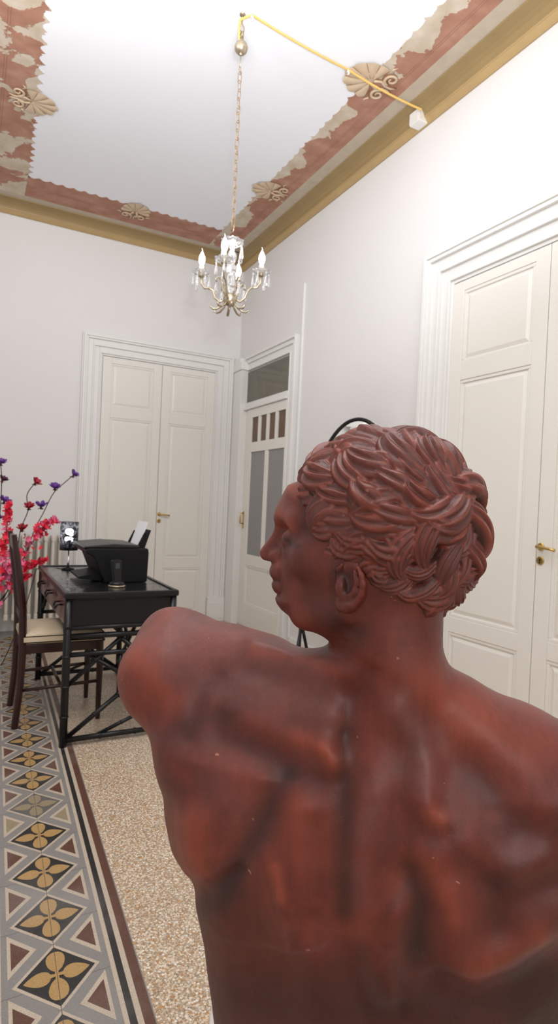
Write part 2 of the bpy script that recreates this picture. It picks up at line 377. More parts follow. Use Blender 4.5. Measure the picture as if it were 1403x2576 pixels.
# ------------------------------------------------------------------ doors and architraves
def frame_strips(mb,w,a0,a1,ztop,strips,side):
    """strips: (d0,d1,thick) outward from opening edge a0..a1; w(a,t,z)->box writer"""
    for d0,d1,t in strips:
        if 'l' in side: w(a0-d1,a0-d0,t,0,ztop+d1)
        if 'r' in side: w(a1+d0,a1+d1,t,0,ztop+d1)
        w(a0-(d0 if 'l' in side else 0),a1+(d0 if 'r' in side else 0),t,ztop+d0,ztop+d1)
ST=[(0,.016,.020),(.016,.030,.034),(.030,.078,.026),(.078,.092,.044),(.092,.140,.036),(.140,.158,.056),(.158,.180,.066),(.180,.192,.050)]
mb=MB(); wb=lambda a,b_,t,z0,z1: mb.box(a,b_,YB-t,YB,z0,z1)
frame_strips(mb,wb,1.089,2.245,2.605,ST,'lr')
mb.box(2.245,2.432,YB-.072,YB,0,.25); mb.box(2.25,2.43,YB-.078,YB,.03,.20); mb.box(.90,1.089,YB-.072,YB,0,.25)
struct(mb.build('trim_7',arch_m,bevel=.003),'stepped white architrave around the double door in the back wall')
mb=MB(); wb=lambda a,b_,t,z0,z1: mb.box(XR-t,XR,a,b_,z0,z1)
STR=[(a*1.24,b_*1.24,t*1.1) for a,b_,t in ST]
frame_strips(mb,wb,1.32,2.640,2.605,[(a*.88,b_*.88,t) if False else (a,b_,t) for a,b_,t in STR],'lr')
struct(mb.build('trim_8',arch_m,bevel=.003),'stepped white architrave around the double door in the right wall')
mb=MB()
STF=[(0,.014,.03),(.014,.07,.022),(.07,.085,.04),(.085,.112,.032),(.112,.135,.052)]
frame_strips(mb,wb,4.645,5.56,2.615,STF,'l')
mb.box(XR-.085,XR,5.56,YB,0,2.62); mb.box(XR-.10,XR,5.54,YB,2.62,2.70); mb.box(XR-.09,XR,5.6,YB,2.70,2.75)
mb.box(XR-.035,XR,4.645,5.56,2.212,2.278); mb.box(XR-.05,XR,4.645,5.56,2.205,2.225)
struct(mb.build('trim_9',arch_m,bevel=.003),'white frame and head moulding around the glazed door beside the corner')

def leaf(mb,a0,a1,z0,z1,base,pt,panels,stile):
    """solid leaf with stiles/rails proud and bevelled panels. pt(a,t,z) gives world point"""
    def bx(a,b_,t0,t1,c,d):
        p=pt(a,t0,c); q=pt(b_,t1,d); mb.box(p[0],q[0],p[1],q[1],p[2],q[2])
    bx(a0,a1,0,base-.012,z0,z1)
    bx(a0,a0+stile,0,base,z0,z1); bx(a1-stile,a1,0,base,z0,z1)
    zs=[z0]+[v for p in panels for v in p]+[z1]
    for i in range(0,len(zs),2): bx(a0+stile,a1-stile,0,base,zs[i],zs[i+1])
    for (c,d) in panels:
        a,b_=a0+stile,a1-stile
        m=.018
        for (e,f_,g,h) in ((a,b_,c,c+m),(a,b_,d-m,d),(a,a+m,c+m,d-m),(b_-m,b_,c+m,d-m)): bx(e,f_,0,base-.004,g,h)
        # raised field with sloping border
        i0,i1,j0,j1=a+.045,b_-.045,c+.045,d-.045; k=.02
        P=[pt(a+m,base-.0125,c+m)]
        V=[pt(i0-k,base-.012,j0-k),pt(i1+k,base-.012,j0-k),pt(i1+k,base-.012,j1+k),pt(i0-k,base-.012,j1+k),pt(i0,base-.005,j0),pt(i1,base-.005,j0),pt(i1,base-.005,j1),pt(i0,base-.005,j1)]
        mb.add(V,[(4,5,6,7),(0,1,5,4),(1,2,6,5),(2,3,7,6),(3,0,4,7)])
PAN=[(.10,.56),(.65,2.02),(2.12,2.54)]
def handle_set(parent,pt,a,sgn,z=1.104):
    def P(x,t,zz): return pt(x,t,zz)
    mb=MB()
    def disc(mb,x,zz,r,t0,t1):
        n=20; V=[];
        for t,rr in ((t0,r),(t1-.002,r),(t1,r*.86)):
            for k in range(n): V.append(P(x+rr*math.cos(2*PI*k/n),t,zz+rr*math.sin(2*PI*k/n)))
        F=[(i*n+k,i*n+(k+1)%n,(i+1)*n+(k+1)%n,(i+1)*n+k) for i in range(2) for k in range(n)]+[tuple(2*n+k for k in range(n))]
        mb.add(V,F)
    disc(mb,a,z,.019,.022,.032)
    mb.tube([P(a,.03,z),P(a,.058,z)],.009,10)
    mb.tube([P(a,.055,z),P(a+sgn*.03,.060,z-.002),P(a+sgn*.075,.060,z-.006),P(a+sgn*.10,.058,z-.010)],[.0095,.008,.007,.0085],10)
    mb.build('door_handle',brass_m,parent)
    mb=MB(); disc(mb,a,z-.068,.021,.022,.031); mb.build('keyhole_plate',brass_m,parent)
    mb=MB(); disc(mb,a,z-.064,.005,.030,.0325); 
    p=P(a-.002,.031,z-.082); q=P(a+.002,.0325,z-.066); mb.box(p[0],q[0],p[1],q[1],p[2],q[2]); mb.build('keyhole',black_m,parent)
ptB=lambda a,t,z:(a,YB-t,z)
ptR=lambda a,t,z:(XR-t,a,z)
def double_door(name,pt,a0,am,a1,hside,label,hoff):
    d=thing(name,None,None); struct(d,label)
    for (p,q) in ((a0+.003,am-.002),(am+.002,a1-.003)):
        mb=MB(); leaf(mb,p,q,.012,2.598,.024,pt,PAN,.085); mb.build('door_leaf',door_m,d,bevel=.003)
    mb=MB(); p=pt(am-.0035,0,.01); q=pt(am+.0035,.004,2.6); mb.box(p[0],q[0],p[1],q[1],p[2],q[2]); mb.build('gap_dark_strip',black_m,d)  # black strip painted in for the dark gap between the leaves
    handle_set(d,pt,hoff,hside)
    return d
double_door('door_1',ptB,1.089,1.675,2.245,1,'cream panelled double door in the back wall behind the desk',1.700)
double_door('door_2',ptR,1.32,1.978,2.640,-1,'cream panelled double door in the right wall behind the bust',1.950)
# cover strip on the back double door
d3=thing('door_3',None,None); struct(d3,'glazed white door beside the room corner with grey frosted panes')
mb=MB(); a0,a1=4.648,5.50; base=.028
bx=lambda a,b_,t0,t1,c,d_: mb.box(XR-t1,XR-t0,a,b_,c,d_)
bx(a0,4.672,0,base,.02,2.203); bx(5.392,a1,0,base,.02,2.203)
bx(4.672,5.392,0,base,2.115,2.203); bx(4.672,5.392,0,base,1.768,1.866); bx(4.672,5.392,0,base,.635,.742); bx(4.672,5.392,0,base,.02,.242)
bx(5.0,5.062,0,base,.742,1.768)
for y in (4.85,5.032,5.214): bx(y-.024,y+.024,0,base,1.866,2.115)
bx(4.672,5.392,0,base-.014,.242,.635)
for (e,f_,g,h) in ((4.672,5.392,.242,.262),(4.672,5.392,.615,.635),(4.672,4.69,.262,.615),(5.374,5.392,.262,.615)): bx(e,f_,0,base-.005,g,h)
bx(5.50,5.56,0,.012,.02,2.203)
mb.build('door_leaf',door_m,d3,bevel=.003)
mb=MB(); bx=lambda a,b_,t0,t1,c,d_: mb.box(XR-t1,XR-t0,a,b_,c,d_)
bx(5.497,5.503,0,.014,.02,2.203); mb.build('gap_dark_strip',black_m,d3)  # black strip standing in for the dark gap beside the leaf
for (p,q) in ((4.672,5.0),(5.062,5.392)):
    MB().box(XR-.012,XR-.006,p,q,.742,1.768).build('frosted_pane',frost_m,d3)
for y in (4.672,4.874,5.056,5.238):
    MB().box(XR-.012,XR-.006,y,y+(.154 if y<5.2 else .154),1.866,2.115).build('brown_pane',brownp_m,d3)
MB().box(XR-.012,XR-.004,4.66,5.56,2.278,2.60).build('transom_pane',trans_m,d3)
mb=MB(); mb.box(XR-.034,XR-.028,5.468,5.494,1.00,1.17); mb.tube([(XR-.034,5.482,1.15),(XR-.062,5.482,1.15),(XR-.066,5.482,1.10),(XR-.062,5.482,1.045),(XR-.034,5.482,1.045)],.007,8); mb.build('door_handle',brass_m,d3)
# wall conduit and baseboards
struct(MB().box(XR-.02,XR,4.452,4.478,.1,3.18,bev=.004).build('trim_10',arch_m),'slim white conduit strip running up the right wall beside the glazed door')
struct(MB().box(XR-.016,XR,2.882,4.45,0,.11,bev=.004).build('baseboard_right',arch_m))
struct(MB().box(XL,.895,YB-.016,YB,0,.11,bev=.004).build('baseboard_back',arch_m))
# left wall (reflected in the oval mirror): tall panelled wardrobe-like mouldings
mb=MB()
for y in (3.3,3.46,3.9,4.06,4.6,4.72): mb.box(XL,XL+.04,y,y+.05,0,2.6)
mb.box(XL,XL+.045,3.2,4.9,2.6,2.75); struct(mb.build('trim_11',arch_m))

# ------------------------------------------------------------------ hanging cord, hook, junction box
hk=onz(610,36,ZC); HX,HY=float(hk[0]),float(hk[1])
t=thing('ceiling_hook','small hook and pulley on the ceiling carrying the chandelier chain','hook',(HX,HY,ZC))
mb=MB(); mb.lathe([(.016,-.004),(.016,0)],n=14); 
mb.tube([(0,0,0),(0,0,-.05),(.012,0,-.065),(.012,0,-.085),(0,0,-.095),(-.012,0,-.085)],.0032,8); mb.build('hook',silver_m,t)
mb=MB(); mb.lathe([(.014,-.006),(.019,-.004),(.014,0),(.019,.004),(.014,.006)],(0,0,-.108),14,axis='x'); mb.tube([(-.008,0,-.09),(-.01,0,-.13),(0,0,-.14),(.01,0,-.13),(.008,0,-.09)],.003,6); mb.build('pulley',silver_m,t)
DCH=3.10
# chandelier: everything in metres around a plumb axis
ch=thing('chandelier','small crystal chandelier with four lit candle bulbs hanging from a chain','chandelier',(HX,HY,0))
zb=CH+(1263-748)*DCH/FPX      # hub
zb=2.31
ztop=2.69
mb=MB(); mb.lathe([(.002,-.020),(.017,-.022),(.0325,-.006),(.036,.012),(.030,.030),(.017,.040),(.006,.043)],(0,0,3.635),20); mb.tube([(0,0,3.66),(0,0,3.69),(.004,0,3.71)],.004,8)
mb.sphere((0,0,3.612),.009); mb.build('counterweight',silver_m,ch)
MB().tube([(0,0,3.60),(0,0,3.545)],.0028,6).build('chain_rod',silver_m,ch)
mb=MB(); z=3.545; i=0; sw=random.Random(2)
while z>ztop+.03:
    Lk=.052 if i%5 else .036; w=.0100; a=PI/2*(i%2)+sw.uniform(-.2,.2)+.6; pts=[]
    for k in range(12):
        q=2*PI*k/12; x=w*math.cos(q); zz=(Lk/2-w*.6)*(1 if math.sin(q)>0 else -1)*(abs(math.sin(q))>.01)+w*math.sin(q)
        pts.append((x*math.cos(a),x*math.sin(a),z-Lk/2+zz))
    mb.tube(pts,.0018,5,closed=True); z-=Lk-.007; i+=1
mb.build('chain',simple('chain_brass',(.38,.25,.13),.35,.8,var=.2,vscale=40),ch)
mb=MB(); mb.tube([(0,0,z+.01),(.004,0,z-.01),(0,0,z-.03)],.003,6); mb.build('chain_loop',silver_m,ch)
# central glass stem
mb=MB(); mb.lathe([(.006,2.345),(.020,2.36),(.027,2.40),(.022,2.44),(.016,2.455),(.026,2.47),(.030,2.49),(.022,2.505),(.014,2.515),(.022,2.53),(.027,2.55),(.020,2.57),(.012,2.58),(.012,2.62),(.02,2.63),(.006,2.66)],n=20,ripple=.06,rn=10); mb.build('glass_stem',glass_m,ch)
mb=MB(); mb.lathe([(.010,2.612),(.030,2.606),(.052,2.618),(.060,2.632),(.054,2.630),(.028,2.616),(.010,2.622)],n=40,ripple=.10,rn=8); mb.build('crown_dish',glass_m,ch)
mb=MB(); mb.lathe([(.001,2.262),(.005,2.275),(.008,2.288),(.016,2.292),(.030,2.305),(.036,2.325),(.030,2.340),(.012,2.350),(.008,2.36)],n=20,ripple=.04,rn=8); mb.build('bottom_bowl',silver_m,ch)
def drop(parent,x,y,z,L=.06,w=.012,rot=0.):
    mb=MB()
    mb.sphere((x,y,z-.006),.006,8)
    mb.lathe([(.0012,0),(w*.4,-L*.2),(w*.62,-L*.45),(w,-L*.72),(w*.8,-L*.9),(.001,-L)],(x,y,z-.012),6,smooth=False,sc=(1,.6))
    return mb.build('crystal_drop',glass_m,parent)
ang0=math.atan2(-HY,-HX)  # towards the camera
RA=.162
for k in range(4):
    a=ang0-.24+k*PI/2; ca,sa=math.cos(a),math.sin(a); W=lambda r,z:(r*ca,r*sa,z)
    zc=2.455
    arm=MB().tube([W(.028,2.325),W(.055,2.31),W(.082,2.335),W(.095,2.372),W(.115,2.385),W(.142,2.385),W(.16,2.41),W(RA,2.447)],[.0055,.006,.006,.0055,.0055,.0055,.005,.007],8).build('arm',silver_m,ch)
    mb=MB(); c=(RA*ca,RA*sa,0)
    mb.lathe([(.010,zc),(.026,zc-.004),(.042,zc+.006),(.047,zc+.018),(.040,zc+.014),(.024,zc+.006),(.010,zc+.008)],c,36,ripple=.11,rn=8); mb.build('candle_dish',glass_m,arm)
    MB().lathe([(.014,zc-.010),(.016,zc),(.012,zc+.004)],c,12).build('dish_cup',silver_m,arm)
    MB().lathe([(.0125,zc+.006),(.0125,zc+.048),(.009,zc+.052)],c,14).build('candle_sleeve',candle_m,arm)
    MB().lathe([(.008,zc+.050),(.0155,zc+.066),(.0175,zc+.082),(.0155,zc+.098),(.009,zc+.112),(.0045,zc+.122)],c,16).build('bulb',bulb_m,arm)
    MB().tube([(c[0],c[1],zc+.119),(c[0]+.001,c[1],zc+.132),(c[0]-.003,c[1],zc+.142)],[.0048,.003,.0012],8).build('bulb_tip',btip_m,arm)
    for q in range(6):
        b=a+.3+q*PI/3; drop(arm,c[0]+.043*math.cos(b),c[1]+.043*math.sin(b),zc+.006,.058+.012*(q%2),.0085)
    # inner scroll rising and curling
    b=a+PI/4; V2=lambda r,z:(r*math.cos(b),r*math.sin(b),z)
    MB().tube([V2(.026,2.335),V2(.045,2.36),V2(.052,2.40),V2(.075,2.425),V2(.092,2.41),V2(.086,2.395)],[.004,.0045,.004,.004,.0035,.005],8).build('scroll',silver_m,ch)
    if True:
        b2=a+PI/4; drop(ch,.088*math.cos(b2),.088*math.sin(b2),2.405,.06,.011)
for k in range(8):
    a=ang0+.1+k*PI/4; W=lambda r,z:(r*math.cos(a),r*math.sin(a),z)
    MB().tube([W(.022,2.315),W(.042,2.285),W(.066,2.268),W(.088,2.266),W(.100,2.276),W(.096,2.284)],[.005,.0065,.007,.0075,.006,.005],8,flat=.7).build('bottom_scroll',silver_m,ch)
for k in range(6):
    a=k*PI/3+.2; drop(ch,.056*math.cos(a),.056*math.sin(a),2.622,.085,.012)
# yellow cord
def sag(a,b,s,n=14):
    a=Vector(a);b=Vector(b); return [a.lerp(b,i/n)-Vector((0,0,s*4*(i/n)*(1-i/n))) for i in range(n+1)]
p0=(HX-.012,HY,3.665); c1=onz(634,38,ZC-.012); c2=onz(876,176,ZC-.012); c3=onz(1060,276,ZC-.10)
path=[Vector(p0),Vector((HX-.014,HY,3.74)),Vector((HX-.010,HY,3.79)),Vector(c1)]+sag(c1,c2,.010)[1:]+sag(c2,c3,.012)[1:]
mb=MB()
# twisted pair
dense=[]
for i in range(len(path)-1):
    for k in range(10): dense.append(path[i].lerp(path[i+1],k/10))
dense.append(path[-1])
for ph in (0,PI):
    pts=[]
    for i,p in enumerate(dense):
        t_=(dense[min(i+1,len(dense)-1)]-dense[max(i-1,0)]).normalized(); o1=t_.orthogonal().normalized(); o2=t_.cross(o1)
        pts.append(p+(o1*math.cos(i*1.1+ph)+o2*math.sin(i*1.1+ph))*.0035)
    mb.tube(pts,.0038,6)
tag(mb.build('power_cord',cord_m),'twisted yellow cord strung across the ceiling from the chandelier hook to the junction box','cord')
for i,(q,zz,l) in enumerate((((634,38),ZC,'nearest the chandelier hook'),((876,176),ZC,'beside the painted shell ornament'))):
    p=onz(q[0],q[1],ZC-.012); mb=MB(); mb.tube([(p[0],p[1],ZC),(p[0],p[1],ZC-.02),(p[0]+.008,p[1],ZC-.028),(p[0],p[1]+.006,ZC-.036)],.004,8); mb.sphere((p[0],p[1],ZC-.02),.008,8)
    tag(mb.build('cord_clip',wplast_m),'little white ceiling clip holding the yellow cord, the one '+l,'clip','cord clips on the ceiling')
jb=thing('junction_box','small white junction box fixed on the ochre cornice under the end of the yellow cord','junction box',(XR-.06,2.995,ZK+.03))
MB().box(-.030,.06,-.045,.045,-.03,.048,bev=.006).build('box_body',wplast_m,jb)
MB().box(-.036,-.030,-.041,.041,-.026,.044,bev=.002).build('box_cover',wplast_m,jb)
MB().lathe([(.008,0),(.009,.010),(.005,.016)],(-.0,.0,.047),12).build('cable_gland',wplast_m,jb)

# ------------------------------------------------------------------ radiator
r=thing('radiator','white column radiator on the back wall behind the desk and flowers','radiator',(0,YB-.12,0))
secs=[]
mb=MB()
for k in range(20):
    x=.755-k*.0615
    if x<XL+.1: break
    mb=MB()
    for yy in (-.055,0,.055):
        mb.tube([(x,yy,.15),(x,yy*1.0,.20),(x,yy,.84),(x,yy,.87)],[.012,.0145,.0145,.012],8)
    mb.box(x-.019,x+.019,-.075,.075,.825,.885,bev=.014); mb.box(x-.019,x+.019,-.075,.075,.125,.185,bev=.014)
    mb.build('radiator_section',rad_m,r)
mb=MB(); mb.tube([(.755,0,.155),(.80,0,.155)],.014); mb.tube([(.80,-.0,.155),(.80,.0,.11),(.80,0,-.0)],.010); mb.sphere((.80,0,.155),.02); mb.build('valve',rad_m,r)
for x in (.60,.1,-.4): MB().box(x-.01,x+.01,-.06,.06,0,.13).build('foot_bracket',rad_m,r)

# ------------------------------------------------------------------ desk (long side along y)
DX0,DX1,DY0,DY1=.445,1.005,3.035,4.255; DZ=.765
dk=thing('writing_desk','black bamboo style writing desk with crossed lattice legs and drawer fronts coloured with a painted reddish reflection','desk',((DX0+DX1)/2,(DY0+DY1)/2,0))
ox,oy=(DX0+DX1)/2,(DY0+DY1)/2; hx,hy=(DX1-DX0)/2,(DY1-DY0)/2
# leather-grain top
m,N,L,b=mat('embossed_top'); tc=N.new('ShaderNodeTexCoord'); vo=N.new('ShaderNodeTexVoronoi'); vo.inputs['Scale'].default_value=45
L.new(tc.outputs['Object'],vo.inputs['Vector']); bp=N.new('ShaderNodeBump'); bp.inputs['Strength'].default_value=.55; bp.inputs['Distance'].default_value=.003; L.new(vo.outputs['Distance'],bp.inputs['Height'])
L.new(bp.outputs['Normal'],b.inputs['Normal']); b.inputs['Base Color'].default_value=(.012,.012,.014,1); b.inputs['Roughness'].default_value=.16; b.inputs['Coat Weight'].default_value=.2; top_m=m
MB().box(-hx+.012,hx-.012,-hy+.012,hy-.012,DZ-.02,DZ-.002).build('desk_top',top_m,dk)
mb=MB()
for (x0,x1,y0,y1) in ((-hx-.012,hx+.012,-hy-.012,-hy+.012),(-hx-.012,hx+.012,hy-.012,hy+.012),(-hx-.012,-hx+.012,-hy+.012,hy-.012),(hx-.012,hx+.012,-hy+.012,hy-.012)): mb.box(x0,x1,y0,y1,DZ-.026,DZ+.006,bev=.009)
mb.build('top_rim',black_m,dk)
mb=MB(); mb.box(-hx+.012,hx-.012,-hy+.01,-hy+.022,.585,DZ-.026); mb.box(-hx+.012,hx-.012,hy-.022,hy-.01,.585,DZ-.026); mb.box(hx-.022,hx-.008,-hy+.02,hy-.02,.585,DZ-.026)
mb.tube([(-hx,-hy+.006,.592),(hx,-hy+.006,.592)],.011); mb.tube([(-hx,-hy+.006,.736),(hx,-hy+.006,.736)],.006)
mb.build('apron',black_m,dk)
for (y0,y1) in ((-hy+.03,-.21),(-.20,.20),(.21,hy-.03)):
    d=MB().box(-hx+.002,-hx+.02,y0,y1,.60,DZ-.03,bev=.004).build('drawer',maroon_m,dk); yc=(y0+y1)/2  # reddish reflection put into the base colour of the drawer fronts
    mb=MB(); mb.tube([(-hx+.002,yc-.05,.685),(-hx-.02,yc-.05,.685),(-hx-.028,yc-.04,.67),(-hx-.03,yc,.655),(-hx-.028,yc+.04,.67),(-hx-.02,yc+.05,.685),(-hx+.002,yc+.05,.685)],.0055,8); mb.build('drawer_handle',black_m,d)
mb=MB(); 
mb.build
def bamboo(mb,a,b_,r,nodes=3):
    a=Vector(a);b_=Vector(b_); mb.bar(a,b_,r,10)
    for k in range(1,nodes+1):
        p=a.lerp(b_,k/(nodes+1)); d=(b_-a).normalized()*.006; mb.tube([p-d,p,p+d],[r*1.02,r*1.22,r*1.02],10)
LX=hx-.012; LY=hy-.015
for sx in (-1,1):
    for sy in (-1,1):
        mb=MB(); bamboo(mb,(sx*LX,sy*LY,0),(sx*LX,sy*LY,.75),.0195,4); mb.build('leg',black_m,dk)
for sy in (-1,1):
    y=sy*LY
    for z_,r_ in ((.548,.0145),(.457,.013),(.032,.0145)):
        mb=MB(); bamboo(mb,(-LX,y,z_),(LX,y,z_),r_,2); mb.build('end_rail',black_m,dk)
    mb=MB(); yy=y-sy*.012
    bamboo(mb,(-LX,yy,.29),(.02,yy,.545),.0125,1); bamboo(mb,(LX,yy,.29),(-.02,yy,.545),.0125,1)
    bamboo(mb,(-LX+.02,yy,.04),(.01,yy,.24),.0125,1); bamboo(mb,(LX-.02,yy,.04),(-.01,yy,.24),.0125,1)
    bamboo(mb,(-.16,yy,.45),(.16,yy,.24),.0115,1); bamboo(mb,(.0,yy,.24),(.0,yy,.455),.012,1)
    bamboo(mb,(-.10,yy,.035),(.14,yy,.13),.010,1)
    mb.build('end_lattice',black_m,dk)
mb=MB()
bamboo(mb,(LX,-LY,.548),(LX,LY,.548),.0145,4); bamboo(mb,(LX,-LY,.032),(LX,LY,.032),.0145,4)
for s in (-1,1):
    bamboo(mb,(LX-.01,s*LY,.05),(LX-.01,0,.54),.0125,2); bamboo(mb,(LX-.012,s*LY,.54),(LX-.012,0,.05),.0125,2)
mb.build('back_lattice',black_m,dk)
for s in (-1,1):
    mb=MB(); bamboo(mb,(-LX+.01,s*LY,.46),(-LX+.01,s*(LY-.20),.585),.011,1); mb.build('corner_brace',black_m,dk)
for o in list(dk.children): pass

# ------------------------------------------------------------------ chair facing the desk
cx,cy=.283,3.57
cr=thing('dining_chair','tall backed dark mahogany dining chair with cream seat tucked at the black desk','chair',(cx,cy,0))
hw=.19
for s in (-1,1):
    MB().tube([(-.025,s*hw,0),(-.006,s*hw,.22),(0,s*hw,.45),(-.006,s*(hw-.004),.62),(-.03,s*(hw-.012),.82),(-.062,s*(hw-.02),1.03)],[.0175,.019,.021,.020,.018,.013],8,smooth=False).build('back_post',mahog_m,cr)
    MB().tube([(.405,s*hw,.0),(.405,s*hw,.30),(.40,s*hw,.44)],[.013,.019,.022],8,smooth=False).build('front_leg',mahog_m,cr)
mb=MB(); mb.box(.0,.41,-hw-.008,-hw+.014,.395,.445,bev=.004); mb.box(.0,.41,hw-.014,hw+.008,.395,.445,bev=.004); mb.box(.392,.414,-hw,hw,.395,.445,bev=.004); mb.box(-.008,.014,-hw,hw,.395,.445,bev=.004); mb.build('seat_frame',mahog_m,cr)
bm=bmesh.new(); bmesh.ops.create_cube(bm,size=1); bmesh.ops.subdivide_edges(bm,edges=bm.edges[:],cuts=7,use_grid_fill=True)
for v in bm.verts:
    x,y,z=v.co; e=max(abs(x),abs(y))*2
    v.co=Vector((.205+x*.43,y*(hw*2+.05),.475+z*.05+(.020*(1-e**3) if z>0 else 0)))
bmesh.ops.bevel(bm,geom=[e for e in bm.edges if e.calc_face_angle(0)>.8],offset=.012,segments=3,affect='EDGES')
MB().bm(bm,0,True).build('seat_cushion',seat_m,cr)
for s in (-1,1): MB().tube([(-.006,s*hw,.20),(.40,s*hw,.215)],.0095,8).build('side_stretcher',mahog_m,cr)
MB().tube([(.20,-hw,.208),(.20,hw,.208)],.0095,8).build('cross_stretcher',mahog_m,cr)
for (z0,z1,xx) in ((.95,1.02,-.055),(.56,.60,-.006)): 
    MB().box(xx-.010,xx+.010,-hw+.012,hw-.012,z0,z1,bev=.004).build('back_rail',mahog_m,cr)
for k in range(3):
    y=-.09+.09*k; MB().tube([(-.006,y,.58),(-.024,y,.78),(-.053,y,.965)],.010,8,flat=.6).build('back_slat',mahog_m,cr)

# ------------------------------------------------------------------ things on the desk
pr=thing('printer','black inkjet printer with white paper standing in its rear tray, on the black desk','printer',(.79,3.60,DZ))
prof=[(.150,0),(.155,.17),(.150,.196),(-.19,.196),(-.205,.185),(-.20,.172),(-.155,.145),(-.12,.06),(-.09,0)]
MB().prism([(x,z) for x,z in prof],-.21,.21,'xz').build('printer_body',bplast_m,pr,bevel=.006)
MB().prism([(.10,.197),(.10,.214),(-.05,.222),(-.20,.208),(-.215,.197)],-.205,.205,'xz').build('scanner_lid',simple('lid_plastic',(.014,.013,.013),.38,bump=.1,bscale=300),pr,bevel=.005)
MB().prism([(-.10,.005),(-.10,.05),(-.225,.030),(-.225,.018)],-.15,.15,'xz').build('output_tray',bplast_m,pr)
ps=MB().prism([(.115,.19),(.15,.19),(.185,.30),(.178,.30)],-.13,.13,'xz').build('paper_support',bplast_m,pr,bevel=.002)
mb=MB(); mb.prism([(.118,.20),(.122,.20),(.172,.345),(.169,.346)],-.105,.105,'xz'); mb.build('paper_sheet',paper_m,pr)
for s in (-1,1): MB().prism([(.100,.19),(.125,.19),(.155,.285),(.145,.285)],s*.125-.006,s*.125+.006,'xz').build('paper_guide',bplast_m,pr)
ph=thing('phone_stand','black cordless phone upright in a round silver rimmed charging base on the desk','phone',(.735,3.25,DZ-.001),.35)
MB().lathe([(.046,0),(.047,.006),(.044,.010)],n=28).build('base_rim',silver_m,ph)
MB().lathe([(.042,.009),(.040,.022),(.022,.032),(.001,.034)],n=28).build('charging_base',black_m,ph)
bm=bmesh.new(); bmesh.ops.create_cube(bm,size=1)
for v in bm.verts: v.co=Vector((v.co.x*(.052+.016*(v.co.z+.5)),v.co.y*.022+.018*(v.co.z+.5),.022+(v.co.z+.5)*.125))
bmesh.ops.bevel(bm,geom=bm.edges[:],offset=.007,segments=3,affect='EDGES'); h=MB().bm(bm).build('handset',black_m,ph)
MB().box(-.014,.014,-.001,.004,.098,.128,bev=.001).build('screen',simple('phone_screen',(.05,.055,.06),.15),h)
MB().box(.017,.0215,-.006,.004,.03,.05,bev=.001).build('side_key',chrome_m,h)
# lamp
lx,ly=.595,4.06
lp=thing('table_lamp','small chrome table lamp with a black cylinder shade cut with white leaf and butterfly shapes','lamp',(lx,ly,DZ-.001))
MB().lathe([(.040,0),(.042,.004),(.038,.010),(.012,.014),(.008,.03)],n=28).build('lamp_base',black_m,lp)
MB().lathe([(.0075,.012),(.0075,.062),(.0042,.066),(.0042,.24)],n=14).build('lamp_pole',chrome_m,lp)
m,N,L,b=mat('shade_black'); b.inputs['Base Color'].default_value=(.008,.008,.01,1); b.inputs['Roughness'].default_value=.5
tc=N.new('ShaderNodeTexCoord'); vo=N.new('ShaderNodeTexVoronoi'); vo.inputs['Scale'].default_value=42; L.new(tc.outputs['Object'],vo.inputs['Vector'])
n1=nnoise(N,L,tc.outputs['Object'],20,4,.7,1.2)
f=nmath(N,L,'MULTIPLY',nramp(N,L,vo.outputs['Distance'],[(.28,1.),(.36,0.),(.5,0.),(.56,.8)]),nramp(N,L,n1,[(.46,0.),(.56,1.)]))
sx=N.new('ShaderNodeSeparateXYZ'); L.new(tc.outputs['Object'],sx.inputs[0])
zf=nramp(N,L,nmath(N,L,'MULTIPLY',nmath(N,L,'SUBTRACT',sx.outputs[2],.12),5.),[(.12,.06),(.45,.9),(.9,.5),(1,.1)])
L.new(nmix(N,L,nmath(N,L,'MULTIPLY',f,zf),(.008,.008,.01),(.55,.58,.68)),b.inputs['Base Color'])
b.inputs['Emission Color'].default_value=(.8,.85,1,1); L.new(nmath(N,L,'MULTIPLY',nmath(N,L,'MULTIPLY',f,zf),.3),b.inputs['Emission Strength']); shade_m=m
z0,z1,rs=.128,.314,.057
shade=MB().lathe([(rs-.002,z0),(rs,z0),(rs,z1),(rs-.002,z1)],n=40).build('lamp_shade',shade_m,lp)
glow_m=simple('shade_cutout',(1,1,1),.5,emit=(.95,.97,1),es=1.7)
ca=math.atan2(-ly,-lx)
def cyl(pts,name='cutout'):
    """flat outline (arc length, height) wrapped on the shade"""
    cxm=sum(p[0] for p in pts)/len(pts); czm=sum(p[1] for p in pts)/len(pts)
    R=rs+.0012; V=[]; n=len(pts)
    for (s_,z_) in [(cxm,czm)]+list(pts): a=ca+s_/R; V.append((R*math.cos(a),R*math.sin(a),z_))
    mb=MB(); mb.add(V,[(0,1+k,1+(k+1)%n) for k in range(n)]); return mb.build(name,glow_m,shade,fix=False)
zm=.228
cyl([(.0+.021*math.cos(q)*(1+.3*math.cos(2*q)),zm+.024+.026*math.sin(q)*(1+.2*math.cos(2*q))) for q in [2*PI*k/18 for k in range(18)]],'leaf_cutout')
cyl([(.012+.014*math.cos(q),zm+.006+.012*math.sin(q)) for q in [2*PI*k/12 for k in range(12)]],'leaf_cutout')
cyl([(-.004+.026*math.cos(q)*(1+.25*math.cos(3*q)),zm-.020+.011*math.sin(q)) for q in [2*PI*k/18 for k in range(18)]],'leaf_cutout')
cyl([(-.018+.011*math.cos(q),zm-.026+.013*math.sin(q)) for q in [2*PI*k/12 for k in range(12)]],'leaf_cutout')
cyl([(.020+.006*math.cos(q),zm-.034+.006*math.sin(q)) for q in [2*PI*k/10 for k in range(10)]],'dot_cutout')
cyl([(-.028,zm+.032),(-.024,zm+.034),(-.002,zm+.006),(-.005,zm+.004)],'stem_cutout')
